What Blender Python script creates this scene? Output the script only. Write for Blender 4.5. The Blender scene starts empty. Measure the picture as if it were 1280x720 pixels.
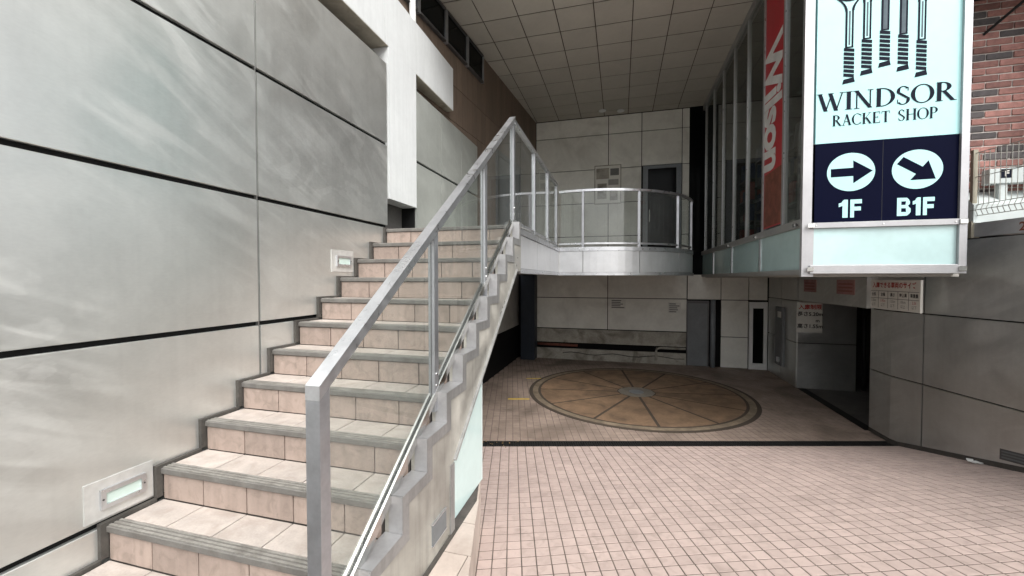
import bpy, math, random
from mathutils import Vector, Matrix
random.seed(7)
scn = bpy.context.scene
col = scn.collection

# ------------------------------------------------------------------ camera
ZC = 2.2                                  # camera height above the garage floor
YAW, PITCH = math.radians(15.0), math.radians(-1.35)
F_PX = 505.0
cd = bpy.data.cameras.new('camera')
cam = bpy.data.objects.new('camera', cd); col.objects.link(cam)
cd.sensor_width = 36.0; cd.lens = F_PX / 1280 * 36.0
cd.clip_start = 0.05; cd.clip_end = 1500
cam.location = (0, 0, ZC)
cam.rotation_euler = (math.pi/2 + PITCH, 0, YAW)
scn.camera = cam

# ------------------------------------------------------------------ sky, sun, exposure
SUN_EL, SUN_AZ = math.radians(50), math.radians(138)   # azimuth clockwise from +Y
w = bpy.data.worlds.new('World'); scn.world = w; w.use_nodes = True
nt = w.node_tree; nt.nodes.clear()
sky = nt.nodes.new('ShaderNodeTexSky'); sky.sky_type = 'NISHITA'; sky.sun_disc = False
sky.sun_elevation = SUN_EL; sky.sun_rotation = SUN_AZ
sky.air_density = 1.0; sky.dust_density = 5.0; sky.ozone_density = 1.0
hs = nt.nodes.new('ShaderNodeHueSaturation'); hs.inputs['Saturation'].default_value = 0.22
bg = nt.nodes.new('ShaderNodeBackground'); bg.inputs['Strength'].default_value = 0.15
wo = nt.nodes.new('ShaderNodeOutputWorld')
nt.links.new(sky.outputs[0], hs.inputs['Color']); nt.links.new(hs.outputs[0], bg.inputs['Color'])
nt.links.new(bg.outputs[0], wo.inputs['Surface'])
sl = bpy.data.lights.new('sun', 'SUN'); sl.energy = 1.0; sl.angle = math.radians(40); sl.color = (1, .985, .955)
so = bpy.data.objects.new('sun', sl); col.objects.link(so)
sd = Vector((math.sin(SUN_AZ)*math.cos(SUN_EL), math.cos(SUN_AZ)*math.cos(SUN_EL), math.sin(SUN_EL)))
so.rotation_euler = sd.to_track_quat('Z', 'Y').to_euler(); so.location = (0, -6, 12)
scn.view_settings.view_transform = 'Standard'; scn.view_settings.look = 'None'
scn.view_settings.gamma = 1; scn.view_settings.exposure = 0.95
scn.cycles.use_denoising = True
scn.cycles.max_bounces = 10; scn.cycles.diffuse_bounces = 6; scn.cycles.transparent_max_bounces = 24

# ------------------------------------------------------------------ pixel helpers (a pixel gives a direction, a known plane gives the distance)
Fv = Vector((-math.sin(YAW)*math.cos(PITCH), math.cos(YAW)*math.cos(PITCH), math.sin(PITCH)))
Rv = Vector((math.cos(YAW), math.sin(YAW), 0)); Uv = Rv.cross(Fv)
def ray(px, py): return Rv*((px-640)/F_PX) - Uv*((py-360)/F_PX) + Fv
def atX(px, py, X): d = ray(px, py); return d*(X/d.x)
def atY(px, py, Y): d = ray(px, py); return d*(Y/d.y)
def atZ(px, py, Z): d = ray(px, py); return d*(Z/d.z)
CY, SY = math.cos(YAW), math.sin(YAW)
def LF(lat, fwd, z=0): return Vector((lat*CY - fwd*SY, fwd*CY + lat*SY, z))     # the paving's own axes, turned 15 degrees
def pix(P):
    f = P.dot(Fv)
    return (640 + F_PX*P.dot(Rv)/f, 360 - F_PX*P.dot(Uv)/f) if f > .01 else (-9999, -9999)

# ------------------------------------------------------------------ materials
MATS = {}
def mat(name, c, rough=.5, metal=0., var=.12, vs=3., stretch=(1, 1, 1), bump=0., bs=60., rnd=0., streak=0., grime=None, spec=.5, rvar=0., coat=0., emit=None):
    m = bpy.data.materials.new(name); m.use_nodes = True; MATS[name] = m
    t = m.node_tree; N = t.nodes; L = t.links; b = N['Principled BSDF']
    b.inputs['Roughness'].default_value = rough; b.inputs['Metallic'].default_value = metal
    b.inputs['Specular IOR Level'].default_value = spec; b.inputs['Coat Weight'].default_value = coat
    geo = N.new('ShaderNodeNewGeometry')
    def noise(scale, st=(1, 1, 1), det=4, dist=0.):
        mp = N.new('ShaderNodeMapping'); mp.inputs['Scale'].default_value = st
        L.new(geo.outputs['Position'], mp.inputs['Vector'])
        n = N.new('ShaderNodeTexNoise'); n.inputs['Scale'].default_value = scale; n.inputs['Detail'].default_value = det
        n.inputs['Distortion'].default_value = dist
        L.new(mp.outputs[0], n.inputs['Vector']); return n.outputs['Fac']
    def ramp(fac, lo, hi, a, bb):
        r = N.new('ShaderNodeMapRange'); r.inputs['From Min'].default_value = lo; r.inputs['From Max'].default_value = hi
        r.inputs['To Min'].default_value = a; r.inputs['To Max'].default_value = bb
        L.new(fac, r.inputs['Value']); return r.outputs[0]
    def mul(a, bb):
        q = N.new('ShaderNodeMath'); q.operation = 'MULTIPLY'; L.new(a, q.inputs[0]); L.new(bb, q.inputs[1]); return q.outputs[0]
    v = ramp(noise(vs, stretch, 6, .6), .3, .7, 1-var, 1+var)
    v = mul(v, ramp(noise(vs*9, stretch, 3), .3, .7, 1-var*.5, 1+var*.5))
    if rnd:
        oi = N.new('ShaderNodeObjectInfo'); ad = N.new('ShaderNodeMath'); ad.operation = 'ADD'
        L.new(oi.outputs['Random'], ad.inputs[0]); L.new(geo.outputs['Random Per Island'], ad.inputs[1])
        fr = N.new('ShaderNodeMath'); fr.operation = 'FRACT'; L.new(ad.outputs[0], fr.inputs[0])
        v = mul(v, ramp(fr.outputs[0], 0, 1, 1-rnd, 1+rnd))
    if streak:
        v = mul(v, ramp(noise(9., (2.2, 2.2, .16), 5, .3), .42, .62, 1., 1-streak))
    mx = N.new('ShaderNodeMix'); mx.data_type = 'RGBA'; mx.blend_type = 'MULTIPLY'; mx.inputs['Factor'].default_value = 1
    mx.inputs['A'].default_value = (*c, 1); cb = N.new('ShaderNodeCombineColor')
    for i in range(3): L.new(v, cb.inputs[i])
    L.new(cb.outputs[0], mx.inputs['B']); out = mx.outputs['Result']
    if grime:
        gc, amt, gs = grime
        g = N.new('ShaderNodeMix'); g.data_type = 'RGBA'; L.new(ramp(noise(gs, (1, 1, 1), 7, 1.2), .48, .72, 0, amt), g.inputs['Factor'])
        L.new(out, g.inputs['A']); g.inputs['B'].default_value = (*gc, 1); out = g.outputs['Result']
    L.new(out, b.inputs['Base Color'])
    if rvar: L.new(ramp(noise(vs*1.7, stretch, 6, 1.5), .3, .7, max(.04, rough-rvar), rough+rvar), b.inputs['Roughness'])
    if bump:
        bp = N.new('ShaderNodeBump'); bp.inputs['Strength'].default_value = bump; bp.inputs['Distance'].default_value = .004
        L.new(noise(bs, (1, 1, 1), 4), bp.inputs['Height']); L.new(bp.outputs[0], b.inputs['Normal'])
    if emit:
        b.inputs['Emission Color'].default_value = (*emit[0], 1); b.inputs['Emission Strength'].default_value = emit[1]
    return m
def glass(name, tint, fres=1.45, rough=0.02, diff=0., dcol=(.8, .9, .88)):
    m = bpy.data.materials.new(name); m.use_nodes = True; t = m.node_tree; N = t.nodes; L = t.links
    N.remove(N['Principled BSDF']); o = N['Material Output']
    tr = N.new('ShaderNodeBsdfTransparent'); tr.inputs[0].default_value = (*tint, 1)
    gl = N.new('ShaderNodeBsdfGlossy'); gl.inputs['Roughness'].default_value = rough
    lw_ = N.new('ShaderNodeLayerWeight'); lw_.inputs[0].default_value = .5      # Schlick reflectance, the same from both sides of the sheet
    pw_ = N.new('ShaderNodeMath'); pw_.operation = 'POWER'; L.new(lw_.outputs['Facing'], pw_.inputs[0]); pw_.inputs[1].default_value = 5
    fr = N.new('ShaderNodeMapRange'); fr.inputs['To Min'].default_value = ((fres-1)/(fres+1))**2; fr.inputs['To Max'].default_value = .7
    L.new(pw_.outputs[0], fr.inputs['Value'])
    base = tr.outputs[0]
    if diff:
        df = N.new('ShaderNodeBsdfDiffuse'); df.inputs[0].default_value = (*dcol, 1)
        geo = N.new('ShaderNodeNewGeometry'); n = N.new('ShaderNodeTexNoise'); n.inputs['Scale'].default_value = 3.5; n.inputs['Detail'].default_value = 6
        L.new(geo.outputs['Position'], n.inputs['Vector'])
        r = N.new('ShaderNodeMapRange'); r.inputs['From Min'].default_value = .3; r.inputs['From Max'].default_value = .75
        r.inputs['To Min'].default_value = diff*.5; r.inputs['To Max'].default_value = diff*1.5; L.new(n.outputs['Fac'], r.inputs['Value'])
        m1 = N.new('ShaderNodeMixShader'); L.new(r.outputs[0], m1.inputs[0]); L.new(base, m1.inputs[1]); L.new(df.outputs[0], m1.inputs[2]); base = m1.outputs[0]
    m2 = N.new('ShaderNodeMixShader'); L.new(fr.outputs[0], m2.inputs[0]); L.new(base, m2.inputs[1]); L.new(gl.outputs[0], m2.inputs[2])
    L.new(m2.outputs[0], o.inputs['Surface']); return m

def wall_metal(name, c, rough, metal, dirt, smear):
    """weathered metal cladding: cloudy patches, wiped diagonal smears, faint drips"""
    m = bpy.data.materials.new(name); m.use_nodes = True
    t = m.node_tree; N = t.nodes; L = t.links; b = N['Principled BSDF']; b.inputs['Metallic'].default_value = metal
    geo = N.new('ShaderNodeNewGeometry')
    def noise(scale, st=(1, 1, 1), rot=(0, 0, 0), det=5, dist=0.):
        mp = N.new('ShaderNodeMapping'); mp.vector_type = 'TEXTURE' if False else 'POINT'
        mp.inputs['Rotation'].default_value = rot
        mp2 = N.new('ShaderNodeMapping'); mp2.inputs['Scale'].default_value = st
        L.new(geo.outputs['Position'], mp.inputs['Vector']); L.new(mp.outputs[0], mp2.inputs['Vector'])
        n = N.new('ShaderNodeTexNoise'); n.inputs['Scale'].default_value = scale; n.inputs['Detail'].default_value = det
        n.inputs['Distortion'].default_value = dist; L.new(mp2.outputs[0], n.inputs['Vector']); return n.outputs['Fac']
    def rng(f, lo, hi, a, bb):
        r = N.new('ShaderNodeMapRange'); r.inputs['From Min'].default_value = lo; r.inputs['From Max'].default_value = hi
        r.inputs['To Min'].default_value = a; r.inputs['To Max'].default_value = bb; L.new(f, r.inputs['Value']); return r.outputs[0]
    def op(k, a, bb):
        q = N.new('ShaderNodeMath'); q.operation = k
        for i, x in enumerate((a, bb)):
            if isinstance(x, (int, float)): q.inputs[i].default_value = x
            else: L.new(x, q.inputs[i])
        return q.outputs[0]
    cloud = rng(noise(1.3, det=8, dist=1.6), .32, .68, -dirt, dirt)
    fine = op('ADD', rng(noise(16., det=5), .3, .7, -.018-dirt*.1, .018+dirt*.1), rng(noise(95., (1, .35, 1), det=3), .3, .7, -.022, .022))
    wipe = op('MULTIPLY', rng(noise(2.6, (1, .45, 3.4), (math.radians(26), 0, 0), 9, 1.1), .44, .68, -smear*.5, smear), rng(noise(.9, det=2), .44, .6, 0, 1))
    drip = rng(noise(7, (1, 3, .12), det=4), .5, .7, 0, -dirt*.5)
    smudge = op('MULTIPLY', rng(noise(1.5, (1, .8, 1.3), (math.radians(20), 0, 0), 3, 2.6), .535, .565, 0, smear*.55), rng(noise(.7, det=2), .45, .58, 0, 1))
    v = op('ADD', op('ADD', op('ADD', op('ADD', op('ADD', 1.0, cloud), fine), wipe), drip), smudge)
    cb = N.new('ShaderNodeCombineColor')
    for i in range(3): L.new(op('MULTIPLY', v, c[i]), cb.inputs[i])
    L.new(cb.outputs[0], b.inputs['Base Color'])
    L.new(op('ADD', rough, op('MULTIPLY', op('ADD', op('ADD', cloud, wipe), smudge), .7)), b.inputs['Roughness'])
    bp = N.new('ShaderNodeBump'); bp.inputs['Strength'].default_value = .08; bp.inputs['Distance'].default_value = .02
    L.new(noise(.8, det=2), bp.inputs['Height']); L.new(bp.outputs[0], b.inputs['Normal'])
    MATS[name] = m; return m

wall_metal('panel_metal', (.66, .672, .65), .36, .8, .055, .10)
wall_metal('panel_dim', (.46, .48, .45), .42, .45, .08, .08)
wall_metal('panel_right', (.58, .59, .575), .36, .8, .07, .10)
wall_metal('stringer_metal', (.36, .35, .315), .45, .4, .34, .10)
wall_metal('fascia_metal', (.60, .61, .62), .36, .7, .07, .06)
mat('joint_black', (.012, .012, .012), .7)
mat('backing', (.012, .012, .012), .9, spec=.1)
mat('joint_strip', (.33, .33, .32), .4, .8)
mat('white_panel', (.67, .69, .69), .35, var=.04, vs=2, streak=.05)
mat('soffit', (.42, .39, .32), .7, var=.15, grime=((.12, .1, .07), .5, 3))
mat('frame_white', (.72, .73, .72), .4, var=.06)
mat('rail_alu', (.62, .63, .65), .34, .9, var=.09, vs=6, rvar=.1)
mat('post_alu', (.40, .41, .43), .38, .8, var=.1, vs=6, rvar=.1)
mat('band_metal', (.30, .30, .295), .42, .5, var=.12, vs=5, streak=.15)
mat('ledge_metal', (.36, .36, .365), .4, .55, var=.1, vs=5)
mat('chrome', (.72, .72, .70), .16, 1.)
mat('dark_metal', (.10, .10, .10), .45, .5)
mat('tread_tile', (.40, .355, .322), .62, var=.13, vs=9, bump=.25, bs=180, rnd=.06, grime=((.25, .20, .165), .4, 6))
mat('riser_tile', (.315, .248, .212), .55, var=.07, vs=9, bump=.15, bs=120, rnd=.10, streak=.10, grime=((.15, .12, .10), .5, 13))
mat('nosing_rib', (.225, .215, .195), .55, var=.15, vs=14, bump=.2, bs=200, grime=((.10, .09, .08), .6, 7))
mat('nosing_tile', (.135, .128, .118), .6, var=.15, vs=10, bump=.2, bs=200, grime=((.07, .06, .05), .5, 5))
mat('grout', (.06, .052, .046), .9, var=.25, vs=12, bump=.4)
mat('trim_dark', (.055, .05, .044), .7, var=.3, vs=8)
mat('floor_grout', (.12, .095, .08), .9, var=.3, vs=5, bump=.3)
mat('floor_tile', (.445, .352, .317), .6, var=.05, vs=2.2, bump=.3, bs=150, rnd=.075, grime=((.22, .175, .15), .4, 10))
mat('garage_tile_shaded', (.265, .205, .168), .62, var=.16, vs=1.5, bump=.3, bs=150, rnd=.09, grime=((.07, .052, .038), .85, .9))  # floor tile copy with grime, darkened further to put in the garage's shade
mat('kerb_tile', (.47, .40, .35), .6, var=.09, vs=5, bump=.25, bs=150, rnd=.06, grime=((.25, .2, .165), .5, 2.4))
mat('drain_iron', (.014, .014, .013), .75, 0., spec=.2)
mat('table_rust', (.185, .118, .07), .75, var=.25, vs=2.5, bump=.35, bs=90, rnd=.10, grime=((.075, .05, .03), .8, 2.6))
mat('table_ring', (.185, .145, .10), .8, var=.25, vs=5, grime=((.07, .05, .03), .6, 3))
mat('table_hub', (.15, .135, .11), .75, var=.2, vs=6)
mat('table_gap', (.05, .037, .026), .9)
mat('yellow_paint', (.60, .42, .05), .6, var=.25, vs=12)
mat('ceiling_panel', (.47, .445, .39), .75, var=.05, vs=2, rnd=.045)
mat('ceiling_joint', (.07, .05, .04), .8)
mat('back_panel', (.74, .735, .675), .5, var=.07, vs=1.4, grime=((.30, .28, .23), .35, 1.0), rnd=.03, spec=.3)
mat('timber', (.16, .118, .088), .6, var=.18, vs=3, stretch=(1, 1, .15), rnd=.12)
mat('plinth', (.36, .34, .29), .85, var=.2, vs=3, bump=.4, bs=40, grime=((.09, .075, .055), .8, 2.0))
mat('black_wall', (.006, .006, .006), .8, spec=.1)
mat('navy_column', (.018, .024, .034), .5, spec=.3)
mat('grey_door', (.14, .15, .155), .5)
mat('dark_glass', (.005, .006, .006), .1, spec=.06)
mat('pipe_grey', (.19, .21, .225), .5)
mat('pipe_rust', (.17, .055, .035), .7, var=.3, vs=8)
mat('lower_wall', (.38, .37, .34), .6, var=.1, grime=((.15, .14, .12), .5, 1.5))
mat('paper', (.70, .69, .63), .7, var=.04)
mat('print_grey', (.16, .16, .15), .7)
mat('sign_white', (.66, .65, .60), .5, var=.05)
mat('sign_red', (.42, .035, .03), .55)
mat('sign_black', (.02, .02, .02), .5)
mat('sticker_pink', (.36, .19, .175), .6, var=.2)
mat('sticker_print', (.25, .09, .085), .6)
mat('sign_cyan', (.34, .58, .58), .32, var=.04, vs=1.6, coat=.12, emit=((.50, .93, .93), .12))
mat('sign_navy', (.003, .004, .016), .3, var=.02, spec=.03)
mat('sign_ink', (.006, .008, .018), .6, spec=.08)
mat('sign_steel', (.10, .13, .15), .6, spec=.1)
mat('sign_frame', (.42, .42, .43), .42, .6, var=.06, vs=6)
mat('spandrel', (.44, .60, .60), .14, var=.06, vs=1.5, coat=.3)
mat('frost_glass', (.55, .69, .675), .18, var=.04, vs=2, coat=.4)
mat('banner_red', (.40, .022, .03), .5, var=.1)
mat('banner_text', (.62, .62, .60), .5)
mat('brick', (.30, .150, .128), .85, var=.25, vs=18, rnd=.32, bump=.5, bs=90)
mat('brick_dark', (.095, .085, .085), .85, var=.25, vs=18, rnd=.2, bump=.5, bs=90)
mat('mortar', (.58, .54, .50), .9, var=.1, bump=.4)
mat('fence_wire', (.30, .30, .27), .45, .4)
mat('fence_post', (.30, .28, .22), .5, .4)
mat('parapet_white', (.50, .55, .54), .45, var=.05)
mat('lens_glass', (.52, .63, .58), .15, var=.03, coat=.5)
mat('lamp_plate', (.62, .62, .60), .4, .5)
mat('asphalt', (.06, .06, .06), .9, var=.2, vs=2, bump=.5)
mat('pavement', (.34, .31, .28), .85, var=.12, vs=2)
mat('concrete_core', (.33, .31, .29), .9, var=.12)
mat('concrete_dark', (.10, .095, .09), .9, var=.2)
mat('blocker_pale', (.42, .41, .385), .7, var=.06)
mat('shop_frame', (.36, .36, .35), .45, .5, var=.06)
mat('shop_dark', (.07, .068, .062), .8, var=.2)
mat('stock_a', (.10, .10, .11), .6); mat('stock_b', (.03, .045, .09), .6); mat('stock_c', (.24, .23, .21), .6); mat('stock_d', (.20, .05, .04), .6)
mat('leaf_litter', (.22, .14, .06), .8, rnd=.4)
mat('rag', (.62, .62, .6), .8)
mat('rubber', (.02, .02, .02), .7)
MATS['rail_glass'] = glass('rail_glass', (.93, .95, .94), 1.45, .01, .025, (.75, .78, .76))
MATS['window_glass'] = glass('window_glass', (.88, .90, .88), 1.36, .01, .012)

# ------------------------------------------------------------------ mesh builder
class MB:
    def __init__(s): s.v = []; s.f = []
    def poly(s, pts): n = len(s.v); s.v += [tuple(p) for p in pts]; s.f.append(tuple(range(n, n+len(pts)))); return s
    def hexa(s, b, t):           # bottom ring, top ring (same order, counter-clockwise seen from the top side)
        n = len(s.v); k = len(b); s.v += [tuple(p) for p in b] + [tuple(p) for p in t]
        s.f.append(tuple(n+i for i in reversed(range(k)))); s.f.append(tuple(n+k+i for i in range(k)))
        for i in range(k): j = (i+1) % k; s.f.append((n+i, n+j, n+k+j, n+k+i))
        return s
    def box(s, x0, x1, y0, y1, z0, z1):
        return s.hexa([(x0, y0, z0), (x1, y0, z0), (x1, y1, z0), (x0, y1, z0)], [(x0, y0, z1), (x1, y0, z1), (x1, y1, z1), (x0, y1, z1)])
    def cbox(s, x0, x1, y0, y1, z0, z1, c=.003):   # box with every edge chamfered
        def ring(z, i): return [(x0+i, y0+i, z), (x1-i, y0+i, z), (x1-i, y1-i, z), (x0+i, y1-i, z)]
        R = [ring(z0, c), ring(z0+c, 0), ring(z1-c, 0), ring(z1, c)]
        n = len(s.v)
        for r in R: s.v += r
        s.f.append((n+3, n+2, n+1, n)); s.f.append((n+12, n+13, n+14, n+15))
        for a in range(3):
            for i in range(4): j = (i+1) % 4; s.f.append((n+a*4+i, n+a*4+j, n+a*4+4+j, n+a*4+4+i))
        return s
    def prism(s, pts, d):        # planar polygon swept by vector d
        d = Vector(d); p = [Vector(q) for q in pts]
        return s.hexa(p, [q+d for q in p])
    def bar(s, a, b, w, h, up=(0, 0, 1)):   # rectangular bar between two points
        a, b = Vector(a), Vector(b); d = (b-a).normalized(); r = d.cross(Vector(up))
        if r.length < 1e-4: r = d.cross(Vector((0, 1, 0)))
        r.normalize(); u = r.cross(d)
        q = lambda o: [o - r*w/2 - u*h/2, o + r*w/2 - u*h/2, o + r*w/2 + u*h/2, o - r*w/2 + u*h/2]
        return s.hexa(q(a), q(b))
    def tube(s, pts, r, seg=10):
        P = [Vector(p) for p in pts]; n0 = len(s.v); rf = Vector((0, 0, 1))
        for i, p in enumerate(P):
            d = (P[min(i+1, len(P)-1)] - P[max(i-1, 0)]).normalized()
            if abs(d.dot(rf)) > .95: rf = Vector((0, 1, 0)) if abs(d.y) < .9 else Vector((1, 0, 0))
            a = d.cross(rf).normalized(); b = a.cross(d)
            for k in range(seg):
                t = 2*math.pi*k/seg; s.v.append(tuple(p + a*r*math.cos(t) + b*r*math.sin(t)))
        for i in range(len(P)-1):
            for k in range(seg):
                j = (k+1) % seg; s.f.append((n0+i*seg+k, n0+i*seg+j, n0+(i+1)*seg+j, n0+(i+1)*seg+k))
        s.f.append(tuple(n0+k for k in reversed(range(seg)))); s.f.append(tuple(n0+(len(P)-1)*seg+k for k in range(seg)))
        return s
    def disc(s, cx, cy, z0, z1, r, seg=48, r0=0.):
        if r0 <= 0:
            ring = [(cx+r*math.cos(2*math.pi*i/seg), cy+r*math.sin(2*math.pi*i/seg)) for i in range(seg)]
            return s.hexa([(x, y, z0) for x, y in ring], [(x, y, z1) for x, y in ring])
        for i in range(seg):
            a, b = 2*math.pi*i/seg, 2*math.pi*(i+1)/seg
            s.hexa([(cx+q*math.cos(t), cy+q*math.sin(t), z0) for q, t in ((r0, a), (r, a), (r, b), (r0, b))],
                   [(cx+q*math.cos(t), cy+q*math.sin(t), z1) for q, t in ((r0, a), (r, a), (r, b), (r0, b))])
        return s
    def build(s, name, m, parent=None, smooth=False):
        V = [Vector(p) for p in s.v]
        lo = Vector([min(p[i] for p in V) for i in range(3)]); hi = Vector([max(p[i] for p in V) for i in range(3)])
        c = Vector(((lo.x+hi.x)/2, (lo.y+hi.y)/2, lo.z))
        me = bpy.data.meshes.new(name); me.from_pydata([p-c for p in V], [], s.f); me.update()
        import bmesh
        bm = bmesh.new(); bm.from_mesh(me); bmesh.ops.recalc_face_normals(bm, faces=bm.faces); bm.to_mesh(me); bm.free()
        me.materials.append(MATS[m])
        if smooth:
            for p in me.polygons: p.use_smooth = True
        return link(name, me, c, parent)
def link(name, me, loc, parent=None, rot=None):
    o = bpy.data.objects.new(name, me); col.objects.link(o)
    M = Matrix.Translation(Vector(loc) + Vector((0, 0, ZC)))
    if rot is not None: M = M @ rot.to_4x4()
    if parent is not None:
        o.parent = parent; o.matrix_basis = wm(parent).inverted() @ M; W[o.name] = M
    else:
        o.matrix_basis = M; W[o.name] = M
    return o
W = {}
def wm(o): return W[o.name]
def tag(o, label, cat, group=None):
    o['label'] = label; o['category'] = cat
    if group: o['group'] = group
    return o
def thing(name, loc, label, cat, group=None):
    o = bpy.data.objects.new(name, None); col.objects.link(o); o.empty_display_size = .2
    M = Matrix.Translation(Vector(loc) + Vector((0, 0, ZC))); o.matrix_basis = M; W[o.name] = M
    return tag(o, label, cat, group)
def structure(o): o['kind'] = 'structure'; return o
def stuff(o): o['kind'] = 'stuff'; return o
def box(name, m, parent, *a, c=0.): return (MB().cbox(*a, c) if c else MB().box(*a)).build(name, m, parent)

def text(name, s, size, m, parent, org, xd, yd, bold=0., shear=0., sx=1., depth=.0015, align='CENTER', spacing=1.):
    cu = bpy.data.curves.new(name, 'FONT'); cu.body = s; cu.size = size; cu.offset = bold*size; cu.shear = shear
    cu.align_x = align; cu.align_y = 'CENTER'; cu.space_character = spacing; cu.resolution_u = 3
    ob = bpy.data.objects.new('lettering_source', cu); col.objects.link(ob)
    dg = bpy.context.evaluated_depsgraph_get(); me = bpy.data.meshes.new_from_object(ob.evaluated_get(dg))
    bpy.data.objects.remove(ob); bpy.data.curves.remove(cu)
    org, xd, yd = Vector(org), Vector(xd).normalized(), Vector(yd).normalized(); n = xd.cross(yd)
    mb = MB(); mb.v = [tuple(org + xd*v.co.x*sx + yd*v.co.y + n*depth) for v in me.vertices]
    mb.f = [tuple(p.vertices) for p in me.polygons]
    bpy.data.meshes.remove(me)
    return mb.build(name, m, parent) if mb.f else None

# ================================================================== GROUND
def ramp_z(lat, fwd):            # street apron: level along the drain, rising and twisting up towards the street
    v = max(0., min(5.28 - fwd, 4.3)); u = max(-1., min(lat + .25, 7.))
    return -2.2 + .0766*v + .027*u*v
g = MB(); g.poly([(-400, -400, -2.9), (400, -400, -2.9), (400, 400, -2.9), (-400, 400, -2.9)])
structure(g.build('ground', 'asphalt'))
pv = MB()
for i in range(12):
    for j in range(16):
        l0, l1, f0, f1 = -10+i*1.5, -8.5+i*1.5, .6-j*1., -.4-j*1.
        if f1 > 8: continue
        pv.poly([LF(l0, f1, ramp_z(l0, f1)-.01), LF(l1, f1, ramp_z(l1, f1)-.01), LF(l1, f0, ramp_z(l1, f0)-.01), LF(l0, f0, ramp_z(l0, f0)-.01)])
structure(pv.build('pavement', 'pavement'))

# ---- tiled apron
PT = .104; GAP = .0085; LAT0 = -.245 - 2*.104
ap = MB(); NL, NF = 26, 20
for i in range(NL):
    for j in range(NF):
        l0, l1 = -1.0 + i*.27, -1.0 + (i+1)*.27; f0, f1 = .5 + j*.2371, .5 + (j+1)*.2371
        q = [(l0, f0), (l1, f0), (l1, f1), (l0, f1)]
        ap.poly([LF(a, b, ramp_z(a, b)-.0022) for a, b in q])
apron = structure(ap.build('apron', 'floor_grout'))
def tile_mesh(name, hx, hy, h, m, c=.0025):
    mb = MB(); a = [(-hx, -hy), (hx, -hy), (hx, hy), (-hx, hy)]; b = [(-hx+c, -hy+c), (hx-c, -hy+c), (hx-c, hy-c), (-hx+c, hy-c)]
    mb.v = [(x, y, -h) for x, y in a] + [(x, y, -c*.6) for x, y in a] + [(x, y, 0) for x, y in b]
    mb.f = [(8, 9, 10, 11)] + [(i, (i+1) % 4, 4+(i+1) % 4, 4+i) for i in range(4)] + [(4+i, 4+(i+1) % 4, 8+(i+1) % 4, 8+i) for i in range(4)]
    me = bpy.data.meshes.new(name); me.from_pydata(mb.v, [], mb.f); me.materials.append(MATS[m]); me.update(); return me
ft_me = tile_mesh('floor_tile', PT/2-GAP/2, PT/2-GAP/2, .012, 'floor_tile', .0012)
tiles = []
for r in range(46):
    f = 5.235 - (r+.5)*PT
    for c_ in range(64):
        l = LAT0 + (c_+.5)*PT
        z = ramp_z(l, f); P = LF(l, f, z); px, py = pix(P)
        vis = -5 < px < 1285 and py < 724 and f > 1.2 and l > -.26
        tiles.append((0 if vis else 1, f, l, z))
tiles.sort(key=lambda t: (t[0], t[1]*1.0 + .08*abs(t[2]-.9)))
rest = MB()
for n, (nv, f, l, z) in enumerate(tiles):
    e = .02
    tx = (LF(l+e, f, ramp_z(l+e, f)) - LF(l-e, f, ramp_z(l-e, f))).normalized()
    ty = (LF(l, f+e, ramp_z(l, f+e)) - LF(l, f-e, ramp_z(l, f-e))).normalized()
    nz = tx.cross(ty).normalized(); ty = nz.cross(tx)
    jit = random.uniform(-.0006, .0006)
    R = Matrix((tx, ty, nz)).transposed()
    if n < 300:
        link('floor_tile', ft_me, LF(l, f, z+jit), apron, R)
    else:
        base = LF(l, f, z+jit); k = len(rest.v)
        rest.v += [tuple(base + R @ v.co) for v in ft_me.vertices]
        rest.f += [tuple(k+i for i in p.vertices) for p in ft_me.polygons]
stuff(rest.build('tiling', 'floor_tile', apron))

# ---- garage floor with turntable opening
TC = LF(2.405, 7.77); TR = 2.06
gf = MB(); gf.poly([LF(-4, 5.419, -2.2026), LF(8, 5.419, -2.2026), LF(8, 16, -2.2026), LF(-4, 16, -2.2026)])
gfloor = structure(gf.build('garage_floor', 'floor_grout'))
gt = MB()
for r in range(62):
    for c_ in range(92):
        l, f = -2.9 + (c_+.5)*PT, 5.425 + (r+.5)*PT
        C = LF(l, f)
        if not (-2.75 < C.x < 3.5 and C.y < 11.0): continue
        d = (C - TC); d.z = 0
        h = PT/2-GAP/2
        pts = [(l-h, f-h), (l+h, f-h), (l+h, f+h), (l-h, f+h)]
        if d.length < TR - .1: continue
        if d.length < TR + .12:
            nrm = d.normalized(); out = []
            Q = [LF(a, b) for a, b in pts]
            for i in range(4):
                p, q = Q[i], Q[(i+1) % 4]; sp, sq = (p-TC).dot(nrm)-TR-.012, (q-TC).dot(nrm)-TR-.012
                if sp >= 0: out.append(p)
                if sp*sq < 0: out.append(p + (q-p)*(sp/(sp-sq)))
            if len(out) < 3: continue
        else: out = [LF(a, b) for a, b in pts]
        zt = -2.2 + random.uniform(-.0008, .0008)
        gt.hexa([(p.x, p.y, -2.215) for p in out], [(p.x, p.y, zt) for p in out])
stuff(gt.build('tiling', 'garage_tile_shaded', gfloor))

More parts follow.
